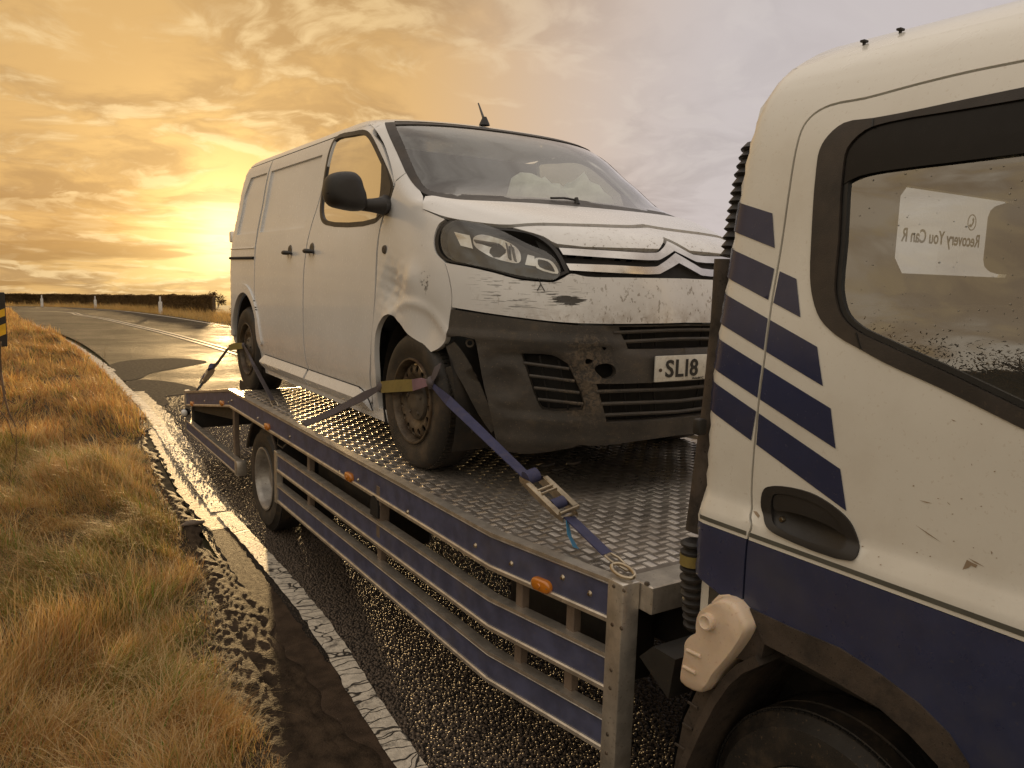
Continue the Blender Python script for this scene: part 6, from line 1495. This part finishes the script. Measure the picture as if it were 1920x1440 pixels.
# cab floor and front so that nothing is hollow
obj('cab_floor', *join(box((1.80, -.55, -.06), (2*CXC-1.80, 1.575, .02), .02), box((1.86, 1.50, -.2), (2*CXC-1.86, 1.56, .55), .02)), MAT['interior2'], TR, 30)
obj('cab_front', *box((1.74, fy-.05, -.5), (2*CXC-1.74, fy+.0, .72), .04, 2), CP, TR, 40)
obj('cab_windscreen', *box((1.82, fy-.03, .72), (2*CXC-1.82, fy-.01, 1.60), .005), MAT['glass_s'], TR, 40)
obj('headliner', *box((2.08, fy+.05, 1.50), (2*CXC-2.08, 1.54, 1.52), .01), MAT['interior2'], TR, 30)
obj('cab_dashboard', *box((1.82, fy+.02, .1), (2*CXC-1.82, -.1, .78), .06, 2), MAT['interior2'], TR, 40)
# seats with headrests seen through the glass
for i, x in enumerate((2.12, 2.66, 3.20)):
    s_ = obj('seat', *join(boxc((x, 1.30, .55), (.44, .13, .80), .05, 2, Matrix.Rotation(-.10, 3, 'X')), boxc((x, 1.0, .20), (.46, .5, .16), .05, 2)), simple('seat_cloth', (.075, .07, .06), .9) if i == 0 else bpy.data.materials['seat_cloth'], TR, 50)
hp_ = at(1903, 450, 1, 1.34)
obj('headrest', *boxc((hp_[0], 1.34, hp_[2]), (.25, .10, .23), .045, 3), bpy.data.materials['seat_cloth'], s_, 60)
# lettering on the rear window, read from behind the lorry
tx = at(1836, 478, 1, CYB-.018); tx1 = at(1690, 470, 1, CYB-.018); w_ = abs(tx[0]-tx1[0])
V, F = place_text(text_mesh('Recovery You Can R', .1, .0006, True), (tx[0], CYB-.013, at(1836, 472, 1, CYB-.018)[2]), (-1, 0, -.0), (0, 0, 1), (0, 1, 0), None, None)
V = np.array(V); wv = np.ptp(V[:, 0]); sc2 = w_/wv; V[:, 0] = tx[0]+(V[:, 0]-tx[0])*sc2; z0_ = V[:, 2].min(); zt_ = at(1800, 445, 1, CYB-.018)[2]-at(1800, 478, 1, CYB-.018)[2]
V[:, 2] = z0_+(V[:, 2]-z0_)*zt_/np.ptp(V[:, 2]); m_ = V[:, 0] > wx0+.006
ok = set(np.nonzero(m_)[0]); F = [f for f in F if all(i in ok for i in f)]
obj('window_lettering', V, F, MAT['ink'], RGL)
lc = at(1825, 417, 1, CYB-.018); lr = .030
ringv = lathe([(lr, -.0008), (lr*.88, -.0008), (lr*.88, .0008), (lr, .0008)], (lc[0], CYB-.013, lc[2]), (0, 1, 0), 32, closed=True)
hs = [(-.45, .45), (-.20, .60), (-.05, .30), (-.20, .12), (-.05, -.15), (.15, -.30), (.32, -.20), (.58, -.38), (.42, -.62), (.10, -.58), (-.25, -.25), (-.48, .10)]
ph = prism(hs, lambda p: (lc[0]-p[0]*lr, CYB-.0138, lc[2]+p[1]*lr), lambda p: (lc[0]-p[0]*lr, CYB-.0122, lc[2]+p[1]*lr))
obj('phone_emblem', *join(ringv, ph), MAT['ink'], RGL)
# roof fittings: two small brackets, drip seam
for (u, v) in ((1620, 84), (1688, 62)):
    p = cab_hit(u, v); obj('roof_bracket', *join(boxc(p+[0, 0, .009], (.020, .014, .006), .001), boxc(p+[0, 0, .003], (.008, .006, .012), .001)), MAT['chassis'], TR)
# ribbed air intake hose behind the cab
hx = 1.80
hp2 = [at(u, v, 1, CYB+.06) for u, v in ((1390,268),(1372,335),(1358,410),(1347,480))]
def ribbed(pts, r0, r1, pitch, name, mat, sharp=30):
    P = smooth_poly(np.array(pts), 8, False) if len(pts[0]) == 2 else None
    P = np.array(pts); s = np.concatenate([[0], np.cumsum(np.linalg.norm(np.diff(P, axis=0), axis=1))]); n = max(8, int(s[-1]/pitch*4)); t = np.linspace(0, s[-1], n)
    Q = np.stack([np.interp(t, s, P[:, k]) for k in range(3)], 1); rr = [r0 if (i % 4) in (0, 3) else r1 for i in range(n)]
    if name == 'air_intake': rr = [r0+(r1-r0)*((i % 4)/3) for i in range(n)]
    return obj(name, *tube(Q, rr, 16), mat, TR, sharp)
hp2 = [p+np.array([.066, 0, 0]) for p in hp2]
ribbed(hp2, .030, .042, .026, 'air_intake', MAT['black_plastic'], 20)
hl = [at(u, v, 1, CYB+.05)+np.array([.045, 0, 0]) for u, v in ((1345,485),(1338,600),(1322,760),(1303,900),(1290,1000))]
obj('intake_pipe', *tube(hl, .040, 14), MAT['arch'], TR, 50)
obj('pipe_clip', *boxc(np.array(at(1312, 800, 1, CYB+.03)), (.035, .03, .05), .008, 2), MAT['black_plastic'], TR, 40)
h3 = [at(u, v, 1, CYB+.035)+np.array([.02, 0, 0]) for u, v in ((1292,1015),(1290,1080),(1293,1130),(1297,1180))]
ribbed(h3, .030, .040, .026, 'hose', MAT['black_plastic'])
cl = [at(u, v, 1, CYB+.035)+np.array([.02, 0, 0]) for u, v in ((1291,1040),(1290,1060))]; obj('hose_clip', *tube(cl, .040, 16), MAT['sleeve'], TR, 40)
# milky water bottle hung behind the wheel
bo = [(1335,1128),(1352,1122),(1376,1134),(1392,1160),(1398,1178),(1392,1195),(1370,1228),(1352,1250),(1335,1270),(1322,1292),(1308,1302),(1272,1282),(1272,1262),(1278,1228),(1280,1205),(1290,1193),(1302,1186),(1302,1170),(1308,1145)]
XBt = 1.655; bp_ = smooth_poly(bo, 3); c0 = bp_.mean(0); V = []; F = []; k = len(bp_)
for x, s in ((.0, .91), (.006, .96), (.020, .993), (.06, 1.0), (.11, 1.0), (.135, .96), (.145, .85)):
    for p in c0+(bp_-c0)*s: q = at(p[0], p[1], 0, XBt); V.append((q[0]+x, q[1], q[2]))
for i in range(6):
    for j in range(k): F.append([i*k+j, i*k+(j+1) % k, (i+1)*k+(j+1) % k, (i+1)*k+j])
F += [list(range(k))[::-1], list(range(6*k, 7*k))]
BT = obj('water_bottle', V, F, MAT['can'], TR, 50)
q = at(1330, 1165, 0, XBt); obj('bottle_cap', *lathe([(.001, .020), (.014, .022), (.018, .026), (.023, .024), (.025, .002), (.030, .0)], q+[.002, 0, 0], (-1, -.1, .1), 20), MAT['can'], BT, 40)
for (u, v, u2, v2) in ((1288,1219,1314,1231),(1282,1250,1304,1262)):
    obj('bottle_rib', *tube([at(u, v, 0, XBt-.001), at(u2, v2, 0, XBt-.001)], .006, 8), MAT['can'], BT, 60)
hd_ = [at(u, v, 0, XBt+.05) for u, v in ((1340,1132),(1352,1120),(1370,1118),(1393,1128))]; obj('bottle_handle', *tube(hd_, [.010, .010, .009, .006], 8), MAT['can'], BT, 60)
# dark gear below the front of the bed
obj('mud_flap', *box((1.82, 1.66, -.90), (2.25, 1.675, -.22), .003), MAT['chassis'], TR)
obj('flap_bracket', *prism([(1.64, -.16), (1.74, -.16), (1.80, -.22), (1.66, -.30)], lambda p: (1.70, p[0], p[1]), lambda p: (2.2, p[0], p[1])), MAT['chassis'], TR)
obj('gearbox', *box((2.2, .3, -.62), (3.1, 2.2, -.05), .08, 2), MAT['chassis'], TR, 40)
# rain drops on the door glass
rs = np.random.default_rng(77); dr = []
wl = np.array(wi_p)
for _ in range(130):
    u_ = rs.uniform(1580, 1915); v_ = rs.uniform(215, 700)
    q = cab_hit(u_, v_)
    if not pip(np.array([[q[1], q[2]]]), wi_c)[0]: continue
    r_ = 0.0009+.0016*rs.random()**3; dr.append(lathe([(r_, -.0002), (r_*.75, r_*.35), (.0001, r_*.5)], q+[.0105, 0, 0], (-1, 0, .1), 6))
if dr: obj('rain_drops', *join(*dr), MAT['drop'], DR, 60, kind='stuff')
# ================================================================== LASHING STRAPS
def band(name, pts, w, mat, parent=None, th=.004, side=(0, 1, 0), twist=None):
    """flat webbing along points; side = width direction"""
    P = [Vector(p) for p in pts]; V = []; F = []
    for i, p in enumerate(P):
        d = (P[min(i+1, len(P)-1)]-P[max(i-1, 0)]).normalized(); sd = Vector(side[i] if hasattr(side[0], '__len__') else side); s = (sd-d*sd.dot(d)).normalized(); n = d.cross(s)
        wi = w[i] if hasattr(w, '__len__') else w
        V += [tuple(p+s*wi/2+n*th/2), tuple(p-s*wi/2+n*th/2), tuple(p-s*wi/2-n*th/2), tuple(p+s*wi/2-n*th/2)]
    for i in range(len(P)-1): F += [[4*i+j, 4*i+(j+1) % 4, 4*i+4+(j+1) % 4, 4*i+4+j] for j in range(4)]
    F += [[3, 2, 1, 0], [4*(len(P)-1)+j for j in range(4)]]
    return obj(name, V, F, mat, parent, 40)
def sag(a, b, n=7, k=.02, tw=0):
    a = np.array(a, float); b = np.array(b, float); return [a+(b-a)*t+np.array([0, 0, -k*4*t*(1-t)]) for t in np.linspace(0, 1, n)]
def hook(name, p, d, par, mat):
    p = Vector(p); M = frame_z(Vector(d)); pts = [p+M@Vector(q) for q in ((.018, 0, 0), (.024, 0, .03), (.012, 0, .075), (.0, 0, .10), (-.016, 0, .09), (-.02, 0, .065))]
    pts2 = [p+M@Vector((-q[0], q[1], q[2])) for q in ((.018, 0, 0), (.024, 0, .03), (.012, 0, .075))]
    return obj(name, *join(tube(pts, .005, 7), tube(pts2, .005, 7), tube([pts[0], pts2[0]], .005, 7)), mat, par, 50)
def ratchet(p, q, par, up, wbn=.055, s=1.0):
    """two side plates, spindle with its roll of webbing, handle bar and a standing loop"""
    p = Vector(p); q = Vector(q); d = (q-p).normalized(); up = Vector(up); sd = d.cross(up).normalized(); n = sd.cross(d).normalized(); L = (q-p).length; Mx = Matrix((sd, d, n)).transposed()
    R_ = obj('ratchet_frame', *join(*[xf(join(prism([(-.02, -.012), (L*.25, -.022), (L*.75, -.018), (L+.01, -.006), (L+.01, .012), (L*.6, .030), (L*.2, .034), (-.02, .012)], lambda t, o=o: (o-.0015, t[0], t[1]), lambda t, o=o: (o+.0015, t[0], t[1]))), Matrix.Translation(p) @ Mx.to_4x4()) for o in (-wbn*.58, wbn*.58)],
        tube([p+sd*wbn*.62+d*L*.98, p-sd*wbn*.62+d*L*.98], .006, 8), tube([p+sd*wbn*.62+d*0, p-sd*wbn*.62], .005, 8)), MAT['steel'], par, 30)
    hp = [p+sd*wbn*.72+d*L*.35+n*.012, p+sd*wbn*.78+d*L*.70+n*.030, p+sd*wbn*.72+d*L*.98+n*.026]
    obj('ratchet_handle', *join(*[bar(p+sd*o*wbn+d*L*.20+n*.030, p+sd*o*wbn+d*L*1.0+n*.030, .003, .022, .001, up=sd) for o in (-.70, .70)], tube([p+sd*wbn*.72+d*L*1.0+n*.032, p-sd*wbn*.72+d*L*1.0+n*.032], .009, 10), tube([p+sd*wbn*.6+d*L*.42+n*.03, p-sd*wbn*.6+d*L*.42+n*.03], .006, 8), tube([p+sd*wbn*.6+d*L*.52+n*.034, p-sd*wbn*.6+d*L*.52+n*.034], .005, 8)), MAT['steel'], R_, 30)
    for off, rad in ((L*.06, .026), (L*.74, .020)):
        V = []; F = []; k = 18
        c = p+d*off+n*(.022 if off < L*.3 else .016)
        for o in (-.5, .5):
            for i in range(k): a = 2*math.pi*i/k; V.append(tuple(c+sd*wbn*.96*o+d*rad*1.25*math.cos(a)+n*rad*math.sin(a)))
        for i in range(k): F.append([i, (i+1) % k, k+(i+1) % k, k+i])
        F += [list(range(k))[::-1], list(range(k, 2*k))]
        V2 = [tuple(Vector(v)) for v in V]; obj('webbing_roll', V2, F, MAT['strap'], R_, 50)
    return R_
XS = 1.735
# front wheel: sleeve over the tyre, long blue strap with a ratchet down to the corner post
sA = at(716, 726, 0, XS); sM = at(776, 722, 0, XS-.01); sE = at(806, 718, 0, XS)
T1 = empty('wheel_strap', at(1150, 1080, 2, .02), 'blue webbing strap with large ratchet from the front wheel down to the corner post', 'strap', 'ratchet straps lashing the van')
band('yellow_sleeve', [sA+[.01, .01, 0], sA, (sA+sM)/2+[-.004, 0, .002], sM], [.052, .062, .064, .060], MAT['sleeve'], T1, .012, (0, 0, 1))
band('mauve_sleeve', [sM+[-.002, 0, 0], (sM+sE)/2+[-.006, 0, .004], sE], [.058, .052, .024], MAT['pink'], T1, .014, (0, 0, 1))
obj('knot', *lumpy(sE+[.0, -.012, 0], (.022, .03, .03), 4, .4, 2), MAT['strap_old'], T1, 60); obj('knot', *lumpy(sA+[.0, .012, 0], (.018, .025, .028), 9, .4, 2), MAT['strap_old'], T1, 60)
band('strap_tail', [sE+[0, -.01, 0], at(818, 695, 0, XS-.01), at(826, 686, 0, XS)], [.02, .045, .05], MAT['strap_old'], T1, .004, (0, 1, -.4))
h0 = np.array(at(1178, 1078, 2, .075)); 
hk = at(1150, 1052, 2, .06)
ra = at(985, 893, 0, 1.715); 
# work along the straight line in space from sleeve end to the hook
e1 = np.array(sE)+np.array([0, -.02, -.005]); e2 = np.array([1.70, 1.955, .075])
e2 = at(1140, 1040, 1, 2.02)
def along(u, v):
    """point of the straight strap line nearest a pixel's ray"""
    d = ray(u, v); w = e2-e1; w0 = CAM-e1; a = d@d; b = d@w; c = w@w; dd = d@w0; e = w@w0; den = a*c-b*b; s = (a*e-b*dd)/den; return e1+w*s
r0 = along(990, 900); r1 = along(1068, 968)
band('webbing', [e1, e1+(r0-e1)*.2, e1+(r0-e1)*.5, r0], [.022, .046, .056, .056], MAT['strap'], T1, .004, [(0, .3, 1), (.3, .2, .8), (.9, .4, .2), (.9, .4, 0)])
ratchet(r0, r1, T1, (-.25, -.1, 1), .056)
band('webbing', [r1, e2], .054, MAT['strap'], T1, .005, (.9, .4, 0))
band('blue_tag', [along(1062, 985)+[-.02, 0, -.004], along(1070, 1000)+[-.03, .01, -.035], along(1075, 1015)+[-.03, .0, -.06]], .045, MAT['tagblue'], T1, .001, (.7, .7, 0))
hook('hook', e2, (.3, -.95, -.35), T1, MAT['steel'])
ringp = [at(1168, 1070, 2, .045)+np.array([.045*math.cos(t)*.5, .052*math.sin(t), .010*math.sin(t+1)]) for t in np.linspace(0, 2*math.pi, 17)]
obj('lashing_ring', *tube(ringp, .007, 8), MAT['steel'], T1, 60)
# the same sling's short leg, running back to the bed beside the rail
T2 = empty('wheel_strap', at(570, 795, 2, .01), 'dark short strap from the front wheel sleeve back to the bed edge', 'strap', 'ratchet straps lashing the van')
q = at(568, 796, 2, .012); m_ = (sA+q)/2
band('webbing', sag(sA+[0, .015, 0], q, 6, .01), [.024, .05, .052, .05, .05, .045], MAT['strap_old'], T2, .004, [(0, .1, 1)]*2+[(.35, .3, .8)]*4)
hook('hook', q+[0, -.02, .01], (-.1, .9, -.3), T2, MAT['steel'])
# rear wheel: sleeve, leg back to the tail with a small ratchet, leg forward to the rail
XSr = 1.735
ra_ = at(430, 652, 0, XSr); rb_ = at(456, 648, 0, XSr)
T3 = empty('wheel_strap', at(375, 735, 1, 7.7), 'dark strap with small black ratchet and blue tag from the rear wheel to the tail', 'strap', 'ratchet straps lashing the van')
band('pale_sleeve', [ra_, (ra_+rb_)/2+[-.006, 0, .003], rb_], [.050, .060, .050], MAT['sleeve'], T3, .012, (0, 0, 1))
obj('knot', *lumpy(rb_+[.0, -.01, 0], (.016, .022, .025), 14, .4, 2), MAT['strap_old'], T3, 60)
e1 = np.array(ra_)+np.array([0, .02, 0]); e2 = at(370, 732, 1, 8.15); r0 = along(403, 690); r1 = along(384, 714)
band('webbing', [e1, (e1+r0)/2, r0], [.035, .05, .05], MAT['strap_old'], T3, .005, (.8, .3, .3)); band('webbing', [r1, e2], .05, MAT['strap_old'], T3, .005, (.8, .3, .3))
ratchet(r0, r1, T3, (-.8, 0, .4), .055); band('blue_tag', [along(382, 712)+[-.02, 0, 0], along(382, 722)+[-.03, .0, -.05], along(380, 730)+[-.02, .02, -.09]], .05, MAT['tagblue'], T3, .001, (.3, .9, 0))
T4 = empty('wheel_strap', at(512, 757, 2, .01), 'plain grey strap from the rear wheel forward to the bed edge', 'strap', 'ratchet straps lashing the van')
q = at(512, 752, 2, .03); band('webbing', sag(rb_+[0, -.015, 0], q, 6, .0), [.03, .05, .056, .056, .056, .05], MAT['strap_old'], T4, .004, [(0, .6, .8)]*2+[(.3, .9, .1)]*4)
hook('hook', q, (.1, -.8, -.5), T4, MAT['steel'])
# small broken bits lying on the bed under the nose
for i, (u, v) in enumerate(((1042, 880), (1075, 868), (1022, 872))):
    p = at(u, v, 2, .012); o = obj('plastic_shard', *lumpy(p, (.045+.01*i, .022, .012), 40+i, .5, 1), MAT['bumper'] if i != 1 else MAT['hub'], None, 30)
    tag(o, ('dark broken plastic shard on the bed beneath the bumper, middle of three', 'pale broken shard on the bed beneath the bumper, right of the dark ones', 'small dark shard on the bed nearest the front wheel')[i], 'debris', 'broken pieces under the nose')
